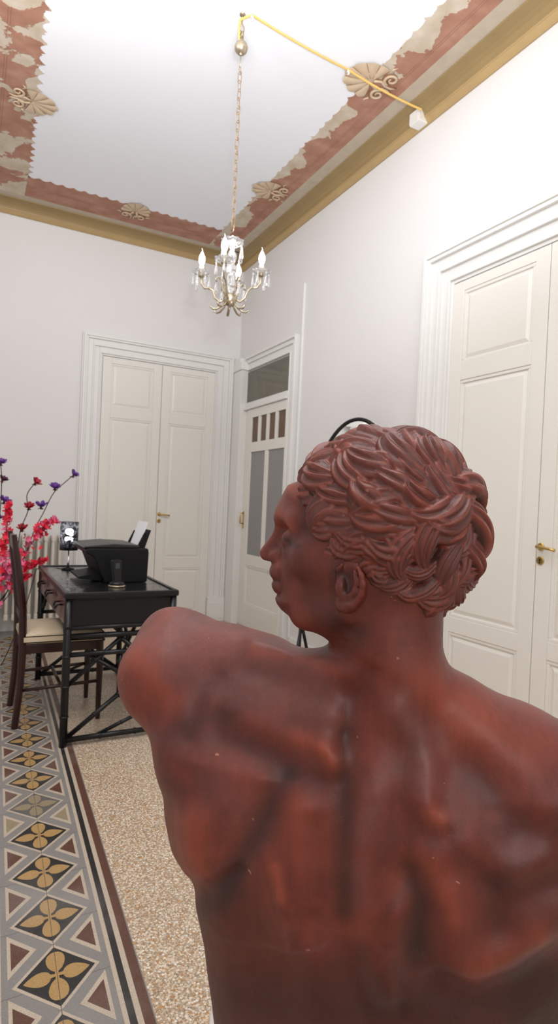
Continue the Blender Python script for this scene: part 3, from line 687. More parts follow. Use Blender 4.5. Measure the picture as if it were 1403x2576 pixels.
# lamp flex with inline switch
mb=MB(); mb.tube(sag((lx-.03,ly+.03,DZ-.0),(DX0-.02,4.30,.74),-.004,6)+sag((DX0-.02,4.30,.74),(.36,4.45,.40),.02)+sag((.36,4.45,.40),(.25,4.6,.02),.02)[1:]+[Vector((.15,4.7,.008)),Vector((-.2,5.0,.008))],.003,6)
fl=thing('lamp_flex','thin black cable with inline switch trailing from the desk lamp to the floor','cable',(0,0,0))
mb.build('cable',rubber_m,fl); MB().tube([(.350,4.455,.395),(.338,4.475,.345)],[.009,.009],8).build('inline_switch',rubber_m,fl)

# ------------------------------------------------------------------ cheval mirror
mc=dep(884,1245,3.95); mx,my=float(mc[0]),float(mc[1])
MA,MBb=.30,.58; mzc=1.275
mr=thing('cheval_mirror','tall oval standing mirror in a black tubular frame behind the bust against the right wall','mirror',(mx,my,0),math.radians(-62))
# local: x along mirror width, y facing normal (-y faces room)
tilt=.07
def mp(a,r=1.): x=MA*r*math.cos(a); z=MBb*r*math.sin(a); return (x,z*math.sin(tilt)*1,mzc+z*math.cos(tilt))
MB().tube([mp(2*PI*k/64) for k in range(64)],.0135,10,closed=True).build('oval_frame',black_m,mr)
mb=MB(); mb.add([mp(2*PI*k/64,.99) for k in range(64)],[tuple(range(64))]); mb.build('mirror_glass',mirror_m,mr,fix=False)
for s in (-1,1):
    MB().tube([(s*(MA+.045),.0,1.34),(s*(MA+.05),0,1.0),(s*(MA+.05),0,.5),(s*(MA+.06),0,.16),(s*(MA+.07),0,.0)],.012,10).build('side_post',black_m,mr)
    MB().tube([(s*(MA+.047),0,1.318),(s*(MA-.005),0,1.318)],.007,8).build('pivot',brass_m,mr)
    MB().tube([(s*(MA+.045),.0,.42),(s*(MA+.03),-.06,.28),(s*(MA+.02),-.15,.12),(s*(MA+.02),-.235,.015)],.0115,10).build('front_foot',black_m,mr)
    MB().tube([(s*(MA+.045),.0,.42),(s*(MA+.03),.04,.28),(s*(MA+.02),.09,.12),(s*(MA+.02),.13,.015)],.0115,10).build('rear_foot',black_m,mr)
MB().tube([(-MA-.04,0,.40),(0,0,.46),(MA+.04,0,.40)],.010,10).build('cross_bar',black_m,mr)

# ------------------------------------------------------------------ artificial flowers
VX,VY=.10,4.42
va=thing('floor_vase','tall dark floor vase holding the artificial flower branches beside the desk','vase',(VX,VY,0))
MB().lathe([(.09,0),(.11,.02),(.13,.12),(.11,.26),(.06,.36),(.045,.40),(.055,.42),(.047,.42),(.038,.40),(.05,.35)],n=28).build('vase_body',simple('vase_glaze',(.03,.02,.02),.2),va)
stem_m=simple('branch_brown',(.055,.035,.025),.7,var=.3,vscale=50)
def petalmat(n,c): return simple(n,c,.6,var=.25,vscale=60,emit=c,es=.05)
purp=petalmat('violet_petals',(.13,.04,.26)); crim=petalmat('crimson_petals',(.36,.012,.03)); red_=petalmat('red_blossom',(.72,.02,.055)); pink=petalmat('pink_blossom',(.80,.16,.30)); mauv=petalmat('mauve_blossom',(.42,.07,.16))
leaf_m=simple('calyx_brown',(.12,.03,.025),.7)
rf=random.Random(11)
def fpos(px,py,y): p=ony(px,py,y); return Vector(p)
def petals(mb,c,r,n,up,mi=0,cup=.5,jit=.25):
    up=Vector(up).normalized(); a1=up.orthogonal().normalized(); a2=up.cross(a1); ph=rf.random()*6
    for k in range(n):
        a=ph+2*PI*k/n+rf.uniform(-jit,jit); d=a1*math.cos(a)+a2*math.sin(a); s=up.cross(d)
        L_=r*rf.uniform(.85,1.15); w=r*.62
        P=[c,c+d*L_*.35+s*w*.5+up*r*cup*.3,c+d*L_*.8+s*w*.55+up*r*cup*.8,c+d*L_*1.05+up*r*cup*1.0+s*w*rf.uniform(-.2,.2),c+d*L_*.8-s*w*.55+up*r*cup*.8,c+d*L_*.35-s*w*.5+up*r*cup*.3,c+d*L_*.55+up*r*cup*.25]
        mb.add(P,[(0,1,6),(1,2,6),(2,3,6),(3,4,6),(4,5,6),(5,0,6)],mi,True)
def smooth_path(P,n=6):
    P=[Vector(p) for p in P]; out=[]
    for i in range(len(P)-1):
        a=P[max(i-1,0)];b=P[i];c=P[i+1];d=P[min(i+2,len(P)-1)]
        for k in range(n):
            t=k/n; out.append(.5*((2*b)+(c-a)*t+(2*a-5*b+4*c-d)*t*t+(3*b-a-3*c+d)*t**3))
    return out+[P[-1]]
base=Vector((VX,VY,.40))
def rose(name,label,pts,blooms,y,m,dy=0.):
    P=[base+Vector((rf.uniform(-.02,.02),rf.uniform(-.02,.02),0))]+[fpos(px,py,y+dy*i) for i,(px,py) in enumerate(pts)]
    t=thing(name,label,'flower',tuple(base))
    mb=MB(); mb.tube([p-base for p in smooth_path(P)],.0032,6); mb.build('stem',stem_m,t)
    for (px,py,r_,m_) in blooms:
        c=fpos(px,py,y)-base; mb=MB(); up=Vector((rf.uniform(-.2,.6),-.35,rf.uniform(.5,1)))
        petals(mb,c,r_,6,up,cup=.75); petals(mb,c+Vector((0,0,.004)),r_*.72,5,up,cup=1.0); petals(mb,c+Vector((0,0,.006)),r_*.4,4,up,cup=1.3)
        f=mb.build('bloom',m_,t,fix=False)
        mb=MB(); petals(mb,c-Vector(up).normalized()*.006,r_*.55,4,-Vector(up)*.2+Vector((0,0,-1)),cup=.5); mb.lathe([(.003,-.02),(.008,-.004),(.004,.004)],tuple(c),8); mb.build('calyx',leaf_m,f,fix=False)
    return t
rose('rose_branch','tallest artificial rose branch with violet blooms reaching right over the desk lamp',[(20,1500),(62,1400),(88,1330),(108,1292),(135,1240),(165,1212),(184,1196)],[(184,1196,.042,purp),(138,1228,.040,purp),(103,1275,.044,purp)],4.45,purp)
rose('rose_branch','artificial rose branch with three crimson blooms beside the violet one',[(12,1500),(40,1400),(52,1332),(70,1285),(68,1245),(88,1215)],[(88,1215,.040,crim),(73,1277,.038,crim),(56,1332,.038,crim)],4.40,crim)
rose('rose_branch','artificial rose branch with dark violet blooms at the left edge of the photo',[(-6,1500),(-4,1350),(2,1262),(4,1210),(2,1168)],[(2,1166,.040,purp),(6,1208,.036,simple('wine_petals',(.07,.015,.045),.6)),(10,1262,.042,purp),(-3,1305,.03,purp)],4.40,purp)
def blossom(label,pts,y,w,dens,cols,seed,side=True):
    rf.seed(seed); P=[base+Vector((rf.uniform(-.03,.03),rf.uniform(-.03,.03),0))]+[fpos(px,py,y) for px,py in pts]
    t=thing('blossom_branch',label,'flower',tuple(base)); sp=smooth_path(P,8)
    mb=MB(); mb.tube([p-base for p in sp],[.0035*(1-.6*i/len(sp)) for i in range(len(sp))],6); mb.build('stem',stem_m,t)
    start=int(len(sp)*.30); groups={}
    n=int(dens*(len(sp)-start))
    for k in range(n):
        i=rf.uniform(start,len(sp)-1); f=(i-start)/(len(sp)-start); p=sp[int(i)].lerp(sp[min(int(i)+1,len(sp)-1)],i%1)
        sw=w*(1-.75*f); off=Vector((rf.gauss(0,sw),rf.gauss(0,sw),rf.gauss(0,sw)))
        c=p+off-base; mi=rf.randrange(len(cols)) if rf.random()<.8 else 0
        mb=MB(); petals(mb,c,rf.uniform(.018,.026),5,(rf.uniform(-1,1),rf.uniform(-1,.1),rf.uniform(-.2,1)),cup=.4)
        mb.build('blossom',cols[mi],t,fix=False)
    return t
rf.seed(3)
blossom('pink and red blossom branch reaching right toward the lamp shade',[(20,1500),(45,1435),(75,1375),(100,1338),(118,1318),(140,1308)],4.36,.030,2.9,[red_,pink,mauv,pink],5)
blossom('red blossom branch standing nearly upright at the left edge',[(-2,1480),(8,1400),(16,1340),(22,1290),(24,1266)],4.36,.019,2.4,[red_,red_,pink],6)
blossom('low loose branch of red blossoms crossing in front of the radiator',[(10,1500),(38,1450),(70,1430),(92,1415),(118,1407)],4.33,.017,1.3,[red_,red_,crim],7)
blossom('dense pink blossom branch low at the left edge beside the chair back',[(-8,1510),(-2,1470),(10,1440),(22,1415),(38,1385)],4.28,.045,2.9,[pink,red_,mauv,pink],8)
blossom('drooping red blossom spray under the others near the desk corner',[(0,1510),(28,1475),(48,1462),(66,1450),(85,1446)],4.31,.012,.7,[red_,crim,red_],9)

# ------------------------------------------------------------------ the bust
# statue frame: u = to the right, f = away from the viewer side, z up (metres)
def loc(P): return np.array([P[0]*cY-P[1]*sY, P[0]*sY+P[1]*cY, P[2]])
def Lp(px,py,d): return loc(dep(px,py,d))
def lray(px,py): return loc(ray(px,py))
TH=math.radians(17); Fh=np.array([-math.cos(TH),math.sin(TH),0]); Nh=np.array([-math.sin(TH),-math.cos(TH),0]); OH=Lp(950,1330,.70)
E0=np.array([0,0,CH])
def Hw(px,py,w=0.):
    """point of the head seen at px,py and lying w to the near side of its mid plane"""
    r=lray(px,py); t=((OH+Nh*w-E0)@Nh)/(r@Nh); return E0+r*t
def hc(P): Q=np.asarray(P)-OH; return np.stack([Q@Fh,Q@Nh,Q[...,2]],-1)
def h2(px,py): q=hc(Hw(px,py)); return (q[0],q[2])
def smin(a,b,k): h=np.maximum(k-np.abs(a-b),0)/k; return np.minimum(a,b)-h*h*k*.25
def smax(a,b,k): return -smin(-a,-b,k)
f4=np.float32
def sph(U,F,Z,c,r): return np.sqrt((U-c[0])**2+(F-c[1])**2+(Z-c[2])**2)-r
def cap(U,F,Z,a,b,ra,rb=None):
    rb=ra if rb is None else rb; d=b-a; dd=float(d@d)+1e-12
    t=np.clip(((U-a[0])*d[0]+(F-a[1])*d[1]+(Z-a[2])*d[2])/dd,0,1)
    return np.sqrt((U-a[0]-t*d[0])**2+(F-a[1]-t*d[1])**2+(Z-a[2]-t*d[2])**2)-(ra+(rb-ra)*t)
def ell(A,B,C,r):
    k0=np.sqrt((A/r[0])**2+(B/r[1])**2+(C/r[2])**2); k1=np.sqrt((A/r[0]**2)**2+(B/r[1]**2)**2+(C/r[2]**2)**2)+1e-9
    return k0*(k0-1)/k1
def poly2(A,Z,pts):
    d=np.full(A.shape,1e9,f4); s=np.ones(A.shape,f4); n=len(pts); j=n-1
    for i in range(n):
        vi,vj=pts[i],pts[j]; ex,ey=vj[0]-vi[0],vj[1]-vi[1]; wx,wy=A-vi[0],Z-vi[1]
        t=np.clip((wx*ex+wy*ey)/(ex*ex+ey*ey+1e-12),0,1); bx_,by_=wx-ex*t,wy-ey*t
        d=np.minimum(d,bx_*bx_+by_*by_)
        c1=Z>=vi[1]; c2=Z<vj[1]; c3=ex*wy>ey*wx
        fl=(c1&c2&c3)|(~c1&~c2&~c3); s=np.where(fl,-s,s); j=i
    return s*np.sqrt(d)
def slab(dp,B,W,r):
    q=dp+r; w=np.abs(B)-W+r
    return np.minimum(np.maximum(q,w),0)+np.sqrt(np.maximum(q,0)**2+np.maximum(w,0)**2)-r
SC=Hw(968,1320)      # skull centre
face_px=[(752,1212),(730,1220),(711,1251),(699,1275),(699,1302),(704,1325),(708,1350),(708,1400),(702,1418),(703,1440),(705,1480),(697,1492),(688,1502),(692,1519),(706,1536),(741,1560),(769,1577),(802,1590),(840,1604),(900,1590),(930,1500),(960,1350),(900,1210),(800,1205)]
nose_px=[(706,1296),(700,1303),(701,1317),(682,1350),(661,1378),(656,1386),(657,1398),(664,1407),(674,1411),(688,1415),(722,1416),(730,1370),(722,1310)]
lipu_px=[(712,1408),(692,1414),(684,1424),(681,1433),(683,1444),(692,1455),(715,1459),(735,1452),(735,1420)]
lipl_px=[(712,1452),(692,1458),(686,1464),(686,1473),(692,1483),(699,1490),(730,1492),(735,1460)]
P2=lambda L: [h2(x,y) for x,y in L]
face2,nose2,lipu2,lipl2=P2(face_px),P2(nose_px),P2(lipu_px),P2(lipl_px)
def head_field(U,F,Z):
    qx,qy,qz=U-OH[0],F-OH[1],Z-OH[2]
    A=qx*Fh[0]+qy*Fh[1]; B=qx*Nh[0]+qy*Nh[1]; C=qz
    s=hc(SC)
    d=ell(A-s[0],B-s[1],C-s[2],(.098,.076,.097))
    d=smin(d,ell(A-s[0]+.030,B-s[1],C-s[2]+.050,(.056,.058,.052)),.02)
    W=.069-np.clip(A-.045,0,.1)*.42-np.clip(-C-.045,0,.08)*.22
    fc=slab(poly2(A,C,face2),B,W,.036)
    d=smin(d,fc,.022)
    c=hc(Hw(792,1405,.052)); d=smin(d,ell(A-c[0],np.abs(B)-c[1],C-c[2],(.026,.016,.02)),.02)    # cheek bone
    c=hc(Hw(735,1540,.016)); 
    j1=hc(Hw(870,1530,.050)); j2=hc(Hw(765,1548,.024)); d=smin(d,cap(A,np.abs(B),C,j1,j2,.018,.016),.014)   # jaw line
    # brow
    b1=hc(Hw(717,1302,.006)); b2=hc(Hw(745,1312,.044)); d=smin(d,cap(A,np.abs(B),C,b1,b2,.011,.012),.012)
    # eye hollow, eyeball, lids
    e=hc(Hw(722,1346,.033)); d=smax(d,-(np.sqrt((A-e[0]-.012)**2+(np.abs(B)-.034)**2*.6+(C-e[2])**2*1.3)-.0165),.014)
    e=hc(Hw(733,1357,.032)); d=smin(d,np.sqrt((A-e[0]+.002)**2+(np.abs(B)-.032)**2+(C-e[2])**2)-.0135,.003)
    l1=hc(Hw(722,1349,.022)); l2=hc(Hw(752,1368,.046)); d=smin(d,cap(A,np.abs(B),C,l1,l2,.0035,.003),.006)
    l1=hc(Hw(724,1368,.022)); d=smin(d,cap(A,np.abs(B),C,l1,l2,.003,.003),.006)
    # nose
    n=hc(Hw(690,1400)); Wn=.0085+np.clip((.022-(C-n[2]))/.05,0,1)*.0075
    d=smin(d,slab(poly2(A,C,nose2),B,Wn,.0075),.010)
    w=hc(Hw(696,1400,.013)); d=smin(d,ell(A-w[0],np.abs(B)-.0135,C-w[2],(.011,.0065,.0085)),.005)
    w=hc(Hw(684,1412,.007)); d=smax(d,-ell(A-w[0],np.abs(B)-.007,C-w[2],(.006,.003,.004)),.003)
    # lips
    Wl=.024+0*A
    d=smin(d,slab(poly2(A,C,lipu2),B,.026-np.clip(A-hc(Hw(712,1440))[0],0,.05)*.6,.011),.004)
    d=smin(d,slab(poly2(A,C,lipl2),B,.023-np.clip(A-hc(Hw(712,1470))[0],0,.05)*.6,.011),.004)
    m1=hc(Hw(690,1456)); m2=hc(Hw(722,1457,.025)); d=smax(d,-cap(A,np.abs(B),C,m1,m2,.0016,.001),.003)
    # ears
    rim=[(852,1446,.074),(853,1432,.078),(864,1423,.083),(880,1421,.087),(897,1430,.088),(908,1448,.088),(912,1470,.087),(908,1492,.084),(898,1508,.081),(884,1520,.078),(868,1528,.075),(857,1524,.073),(853,1512,.072)]
    R=[hc(Hw(x,y,w_)) for x,y,w_ in rim]; aB=np.abs(B)
    e=hc(Hw(884,1474,.072)); d=smin(d,ell(A-e[0],aB-e[1],C-e[2],(.0150,.010,.027)),.012)
    for i in range(len(R)-1): d=smin(d,cap(A,aB,C,R[i],R[i+1],.0032+.0024*(i>8),.0032+.0024*(i>7)),.003)
    e=hc(Hw(873,1466,.087)); d=smax(d,-ell(A-e[0],aB-e[1],C-e[2],(.0125,.013,.0235)),.003)
    a1=[(893,1440,.083),(898,1462,.083),(892,1485,.081),(878,1500,.079),(866,1505,.077)]; R=[hc(Hw(*q)) for q in a1]
    for i in range(len(R)-1): d=smin(d,cap(A,aB,C,R[i],R[i+1],.0030),.003)
    e=hc(Hw(855,1478,.076)); d=smin(d,ell(A-e[0],aB-e[1],C-e[2],(.006,.006,.010)),.005)
    # neck
    d=smin(d,cap(U,F,Z,Hw(975,1440),Lp(971,1650,.712),.064,.0655),.016)
    return d
rows=[(1700,760,1180,.735,.055),(1760,600,1330,.745,.080),(1820,500,1480,.75,.098),(1900,402,1560,.75,.112),(2000,398,1560,.75,.118),(2090,405,1530,.75,.12),(2150,427,1490,.75,.119),(2220,466,1455,.75,.116),(2300,482,1432,.75,.112),(2400,505,1415,.75,.108),(2500,517,1400,.75,.104),(2700,546,1385,.755,.102),(3000,570,1400,.76,.108)]
tz=[];tl=[];tr=[];tf=[];tb=[]
for (y,xl_,xr_,fc,b_) in rows:
    a=Lp(xl_,y,fc); c=Lp(xr_,y,fc); tz.append((a[2]+c[2])/2); tl.append(a[0]); tr.append(c[0]); tf.append(fc); tb.append(b_)
tz,tl,tr,tf,tb=[np.array(v)[::-1] for v in (tz,tl,tr,tf,tb)]
def pxs(px,py,d,r): return Lp(px,py,d), r*d/FPX
def torso_field(U,F,Z):
    z1=Z[0,0,:]
    g=lambda t: np.interp(z1,tz,t).astype(f4)[None,None,:]
    l,r,fc,b=g(tl),g(tr),g(tf),g(tb)
    uc=(l+r)/2; a=(r-l)/2; ff=F-(fc-.10*(U-uc))
    n=2.35; q=((np.abs(U-uc)/a)**n+(np.abs(ff)/b)**n)**(1/n)
    d=(q-1)*b*.9
    top=Z-float(tz[-1]+.01); d=smax(d,top.astype(f4),.05)
    for (px,py,dd,r_,k) in [(426,1702,.83,128,.03),(466,1636,.86,99,.03),(560,1682,.82,114,.03),(428,1599,.87,71,.02),(648,1700,.79,108,.03),(505,1790,.80,112,.03),(512,1885,.77,104,.03)]:
        c,rr=pxs(px,py,dd,r_); d=smin(d,sph(U,F,Z,c,rr),k)
    for (a_,b_) in [((690,1735,.77,100),(850,1760,.735,110)),((850,1760,.735,112),(985,1740,.725,118)),((1015,1740,.722,108),(1150,1806,.715,86)),((1150,1810,.715,84),(1290,1888,.71,92)),((1290,1888,.71,96),(1440,1985,.70,118)),((1440,1985,.70,118),(1600,2060,.70,150)),((1600,2060,.70,150),(1690,2230,.70,140))]:
        c1,r1=pxs(*a_); c2,r2=pxs(*b_); d=smin(d,cap(U,F,Z,c1,c2,r1,r2),.03)
    # clavicles and chest side so that the front reads as a torso too
    c1,r1=pxs(700,1800,.85,80); c2,_=pxs(1200,1830,.82,80); d=smin(d,cap(U,F,Z,c1,c2,r1,r1),.05)
    for px in (730,1180):
        c1,r1=pxs(px,1960,.86-.00012*(px-730),130); d=smin(d,sph(U,F,Z,c1,r1*.8),.05)
    return d
ZBOT=.452
def field(U,F,Z,head=True):
    d=torso_field(U,F,Z)
    if head: d=smin(d,head_field(U,F,Z),.024)
    return smax(d,(ZBOT-Z).astype(f4),.006)
def surfnet(lo,hi,h,fn):
    n=[int((b-a)/h)+1 for a,b in zip(lo,hi)]
    ax=[(lo[i]+h*np.arange(n[i])).astype(f4) for i in range(3)]
    V=np.empty(n,f4)
    for i0 in range(0,n[0],24):
        U=ax[0][i0:i0+24][:,None,None]; F=ax[1][None,:,None]; Z=ax[2][None,None,:]
        sh=np.zeros((U.shape[0],n[1],n[2]),f4); V[i0:i0+24]=fn(U+sh,F+sh,Z+sh)
    ins=V<0; cnt=np.zeros([k-1 for k in n],np.int8)
    for dx in (0,1):
        for dy in (0,1):
            for dz in (0,1): cnt+=ins[dx:n[0]-1+dx,dy:n[1]-1+dy,dz:n[2]-1+dz]
    cells=np.argwhere((cnt>0)&(cnt<8)); idx=-np.ones(cnt.shape,np.int64); idx[tuple(cells.T)]=np.arange(len(cells))
    acc=np.zeros((len(cells),3)); wt=np.zeros(len(cells))
    cor=[(a,b,c) for a in (0,1) for b in (0,1) for c in (0,1)]
    for a in cor:
        for k in range(3):
            if a[k]: continue
            b=list(a); b[k]=1
            va=V[cells[:,0]+a[0],cells[:,1]+a[1],cells[:,2]+a[2]]; vb=V[cells[:,0]+b[0],cells[:,1]+b[1],cells[:,2]+b[2]]
            m=(va<0)!=(vb<0); t=np.where(m,va/(va-vb+1e-12),0)
            p=np.array(a,float)[None,:].repeat(len(cells),0); p[:,k]+=t
            acc[m]+=p[m]; wt+=m
    P=(cells+acc/np.maximum(wt,1)[:,None])*h+np.array(lo)
    Q=[]
    for k in range(3):
        o=[i for i in range(3) if i!=k]
        sl=[slice(1,n[i]-1) for i in range(3)]; sl[k]=slice(0,n[k]-1); s2=list(sl); s2[k]=slice(1,n[k])
        A=ins[tuple(sl)]; Bq=ins[tuple(s2)]; e=np.argwhere(A!=Bq); 
        if len(e)==0: continue
        fl=A[tuple(e.T)]; off=[1,1,1]; off[k]=0; e=e+off
        def ci(da,db): c=e.copy(); c[:,o[0]]-=da; c[:,o[1]]-=db; return idx[tuple(c.T)]
        q=np.stack([ci(0,0),ci(1,0),ci(1,1),ci(0,1)],1)
        if k==1: fl=~fl
        q[fl]=q[fl][:,::-1]; Q.append(q)
    return P,np.concatenate(Q),V
def gradn(P,Q):
    t=P[Q]; fn=np.cross(t[:,2]-t[:,0],t[:,3]-t[:,1]); N_=np.zeros_like(P)
    for k in range(4): np.add.at(N_,Q[:,k],fn)
    return N_/np.maximum(np.linalg.norm(N_,axis=1,keepdims=True),1e-12)
zcut=Lp(967,1640,.70)[2]
lo=(-.52,.50,.43); hi=(.56,1.03,zcut+.0001)
Pb,Qb,_=surfnet(lo,hi,.0045,field)
Ph,Qh,_=surfnet((-.27,.48,zcut-.02),(.27,.88,1.40),.0022,field)
P=np.concatenate([Pb,Ph]); Q=np.concatenate([Qb,Qh+len(Pb)])
def l2w(P): return np.stack([P[:,0]*cY+P[:,1]*sY,-P[:,0]*sY+P[:,1]*cY,P[:,2]],1)
Nn=gradn(P,Q)
if (Nn*(P-P.mean(0))).sum()<0: Q=Q[:,::-1]; Nn=-Nn
# modelling strokes: (points in the measured view, width px, depth mm) pushed in or out of the clay surface
ppx,ppy,pd=proj(l2w(P)); back=np.clip(-(Nn[:,1])*2.2,0,1)*(P[:,1]<.86)
def stroke(pts,w):
    d=np.full(len(P),1e9)
    for i in range(len(pts)-1):
        a=np.array(pts[i],float); b=np.array(pts[i+1],float); e=b-a
        t=np.clip(((ppx-a[0])*e[0]+(ppy-a[1])*e[1])/(e@e),0,1)
        d=np.minimum(d,(ppx-a[0]-t*e[0])**2+(ppy-a[1]-t*e[1])**2)
    return np.exp(-d/(w*w))
disp=np.zeros(len(P))
for pts,w,a in [
 ([(925,1700),(885,1800),(872,1900),(868,2050),(862,2200),(866,2330),(890,2450),(930,2560),(940,2700)],34,-9),
 ([(880,1760),(868,1850)],20,-4),
 ([(980,1790),(945,1900),(915,2050),(905,2200),(915,2350),(960,2480)],42,5),
 ([(545,1768),(640,1812),(740,1850),(800,1868),(848,1905)],30,9),
 ([(820,1880),(838,1925)],24,7),
 ([(560,1850),(660,1895),(740,1930),(800,1975)],34,-8),
 ([(640,1622),(720,1640),(800,1655),(868,1690)],20,6),
 ([(610,1680),(720,1722),(850,1752)],26,-3),
 ([(620,1730),(740,1770),(850,1800)],32,4),
 ([(545,1700),(510,1750),(486,1800),(470,1850)],24,-7),
 ([(330,1730),(400,1800),(450,1850)],34,-5),
 ([(400,1640),(380,1700)],60,4),
 ([(712,1965),(668,2050),(625,2130),(575,2210)],30,-8),
 ([(610,1960),(570,2040),(520,2100)],48,6),
 ([(485,2060),(482,2130),(505,2190)],46,10),
 ([(430,2230),(520,2235),(590,2200)],26,-9),
 ([(560,2050),(545,2120)],22,-5),
 ([(745,2040),(748,2140),(740,2240),(700,2310)],40,6),
 ([(670,2140),(700,2220),(730,2320)],18,4),
 ([(620,2250),(650,2340),(700,2420)],42,-7),
 ([(790,2080),(800,2200),(790,2300)],26,-5),
 ([(560,2300),(575,2420),(600,2520)],50,4),
 ([(790,2420),(800,2560)],46,6),
 ([(1090,1745),(1150,1780),(1230,1850)],44,5),
 ([(1000,1780),(1050,1850),(1072,1930),(1066,2010)],30,8),
 ([(1110,1830),(1130,1930),(1140,2010)],40,-5),
 ([(1180,1930),(1240,2000),(1310,2090)],44,-8),
 ([(1080,2050),(1110,2060)],26,6),
 ([(1260,1900),(1340,1980),(1420,2060)],50,5),
 ([(1000,2010),(1000,2120),(1010,2220)],30,-5),
 ([(1080,2160),(1150,2130),(1230,2180)],40,6),
 ([(1040,2200),(1060,2290),(1050,2380)],34,-9),
 ([(1000,2300),(985,2400),(990,2500)],24,5),
 ([(1130,2240),(1150,2330),(1140,2410)],36,6),
 ([(1200,2180),(1250,2260),(1260,2340)],40,-8),
 ([(1190,2440),(1260,2400),(1340,2350),(1400,2290)],44,10),
 ([(1100,2490),(1200,2520),(1320,2480),(1400,2420)],44,-10),
 ([(1290,2200),(1360,2160)],36,6),
 ([(975,2380),(1000,2470),(1010,2560)],16,-4),
 ([(870,1560),(960,1620),(1000,1680)],30,2.5),
 ([(840,1600),(900,1660)],22,-3),
 ([(560,2420),(640,2424),(726,2402),(800,2380),(850,2360)],2.2,-1.0),
 ([(724,2402),(716,2360),(704,2310)],2.2,-1.0),
 ([(640,1560),(690,1600)],24,-3),
]: disp+=stroke(pts,w*1.18)*a*.00084
tors=np.clip((zcut+.02-P[:,2])/.03,0,1)
# gentle hand-modelled unevenness everywhere
def vnoise(P,s,seed):
    r=np.random.default_rng(seed); G=r.standard_normal((24,24,24)); q=P*s+r.uniform(0,9,3); i=np.floor(q).astype(int); f=q-i; f=f*f*(3-2*f); o=0
    for a in (0,1):
        for b in (0,1):
            for c in (0,1):
                o=o+G[(i[:,0]+a)%24,(i[:,1]+b)%24,(i[:,2]+c)%24]*np.where(a,f[:,0],1-f[:,0])*np.where(b,f[:,1],1-f[:,1])*np.where(c,f[:,2],1-f[:,2])
    return o
P0=P.copy()
P=P+Nn*(disp*back*tors)[:,None]+Nn*((vnoise(P0,16,1)*.0011+vnoise(P0,45,2)*.00035)*np.where(tors>0,1,.45))[:,None]
# surface pigment: R = orange rub and painted highlights, G = bloom and painted sheen, B = painted shade
rub=np.zeros(len(P)); haze=np.zeros(len(P)); dark=np.zeros(len(P))
for pts,w,a in [([(1060,1700),(1120,1760),(1180,1800)],60,.9),([(1180,1820),(1300,1880)],90,.5),([(480,2060),(486,2130),(500,2200)],50,.9),([(760,1860),(830,1890),(850,1910)],34,.9),([(640,1640),(760,1660),(840,1690)],20,.7),([(345,1650),(390,1730),(420,1760)],40,.7),([(430,1530),(300,1690)],16,.4),([(740,2030),(770,2150)],50,.45),([(690,2180),(706,2250)],16,.9),([(1090,2040),(1105,2055)],22,.9),([(1240,2050),(1250,2060)],16,.7),([(880,2350),(910,2330)],34,.5),([(1190,2440),(1260,2400),(1340,2350)],44,.8),([(1010,2220),(1060,2180)],34,.6),([(570,2330),(700,2420)],50,.3),([(1090,2180),(1140,2300)],30,.5),([(860,2120),(862,2190)],14,.3),
  ([(700,1290),(730,1330)],16,.8),([(720,1215),(770,1240)],16,.7),([(740,1490),(760,1560)],22,.5),([(790,1390),(800,1430)],20,.3),([(700,1405),(702,1420)],9,.8),([(850,1540),(880,1560)],12,.4)]: rub+=stroke(pts,w)*a
for pts,w,a in [([(420,1600),(520,1640)],80,.8),([(560,1720),(760,1790),(830,1800)],44,.9),([(1010,1590),(1030,1660)],50,.7),([(1000,1780),(1060,1860),(1070,1960)],36,.9),([(960,1960),(905,2100)],36,.7),([(560,1960),(600,2020)],70,.5),([(700,1260),(720,1280)],14,.6),([(1230,2050),(1300,2130)],60,.5),([(900,2180),(905,2260)],30,.5),([(990,2400),(1010,2450)],20,.5),([(1320,2290),(1390,2260)],30,.6),([(560,2360),(730,2402),(830,2372)],4,.7),([(712,2340),(724,2402)],4,.9),([(650,2080),(600,2180)],40,.4)]: haze+=stroke(pts,w)*a
for pts,w,a in [([(712,1965),(640,2110),(575,2230)],36,.7),([(560,1850),(700,1920),(790,1965)],34,.6),([(868,1850),(866,2100),(862,2300)],26,.7),([(718,1356),(732,1366),(748,1374)],6,.9),([(850,1440),(868,1450),(872,1490)],12,.8),([(500,2300),(600,2330)],70,.5),([(1040,2200),(1060,2290),(1050,2400)],36,.8),([(1190,1960),(1290,2080)],44,.5),([(600,2500),(900,2550),(1300,2560)],120,.8),([(1250,2230),(1260,2320)],50,.6),([(790,1420),(800,1540)],60,.4),([(850,1570),(900,1590)],40,.7),([(1380,2480),(1400,2560)],80,1.),([(480,1820),(440,1860)],40,.5),([(560,2260),(480,2280)],40,.4)]: dark+=stroke(pts,w)*a  # furrows, eye crease, ear hollow and underarm painted darker as shade
def shade_attr(me,cols):
    at=me.color_attributes.new('pigment','FLOAT_COLOR','POINT'); at.data.foreach_set('color',cols.astype(f4).ravel())
m,N,L,b=mat('painted_terracotta'); tc=N.new('ShaderNodeTexCoord'); O=tc.outputs['Object']
at=N.new('ShaderNodeAttribute'); at.attribute_name='pigment'; sp_=N.new('ShaderNodeSeparateColor'); L.new(at.outputs['Color'],sp_.inputs[0])
brush=nnoise(N,L,nmap(N,L,O,(60,60,9),(.3,.2,0)),1.5,5,.65); blot=nnoise(N,L,O,9,4,.6,.6); fine=nnoise(N,L,O,120,3,.7)
base=nramp(N,L,blot,[(.30,(.070,.014,.010)),(.48,(.115,.021,.014)),(.68,(.170,.032,.019))])
br=nramp(N,L,brush,[(.3,(.88,.88,.88)),(.7,(1.12,1.1,1.08))])
mm=N.new('ShaderNodeMix'); mm.data_type='RGBA'; mm.blend_type='MULTIPLY'; mm.inputs[0].default_value=1; L.new(base,mm.inputs[6]); L.new(br,mm.inputs[7])
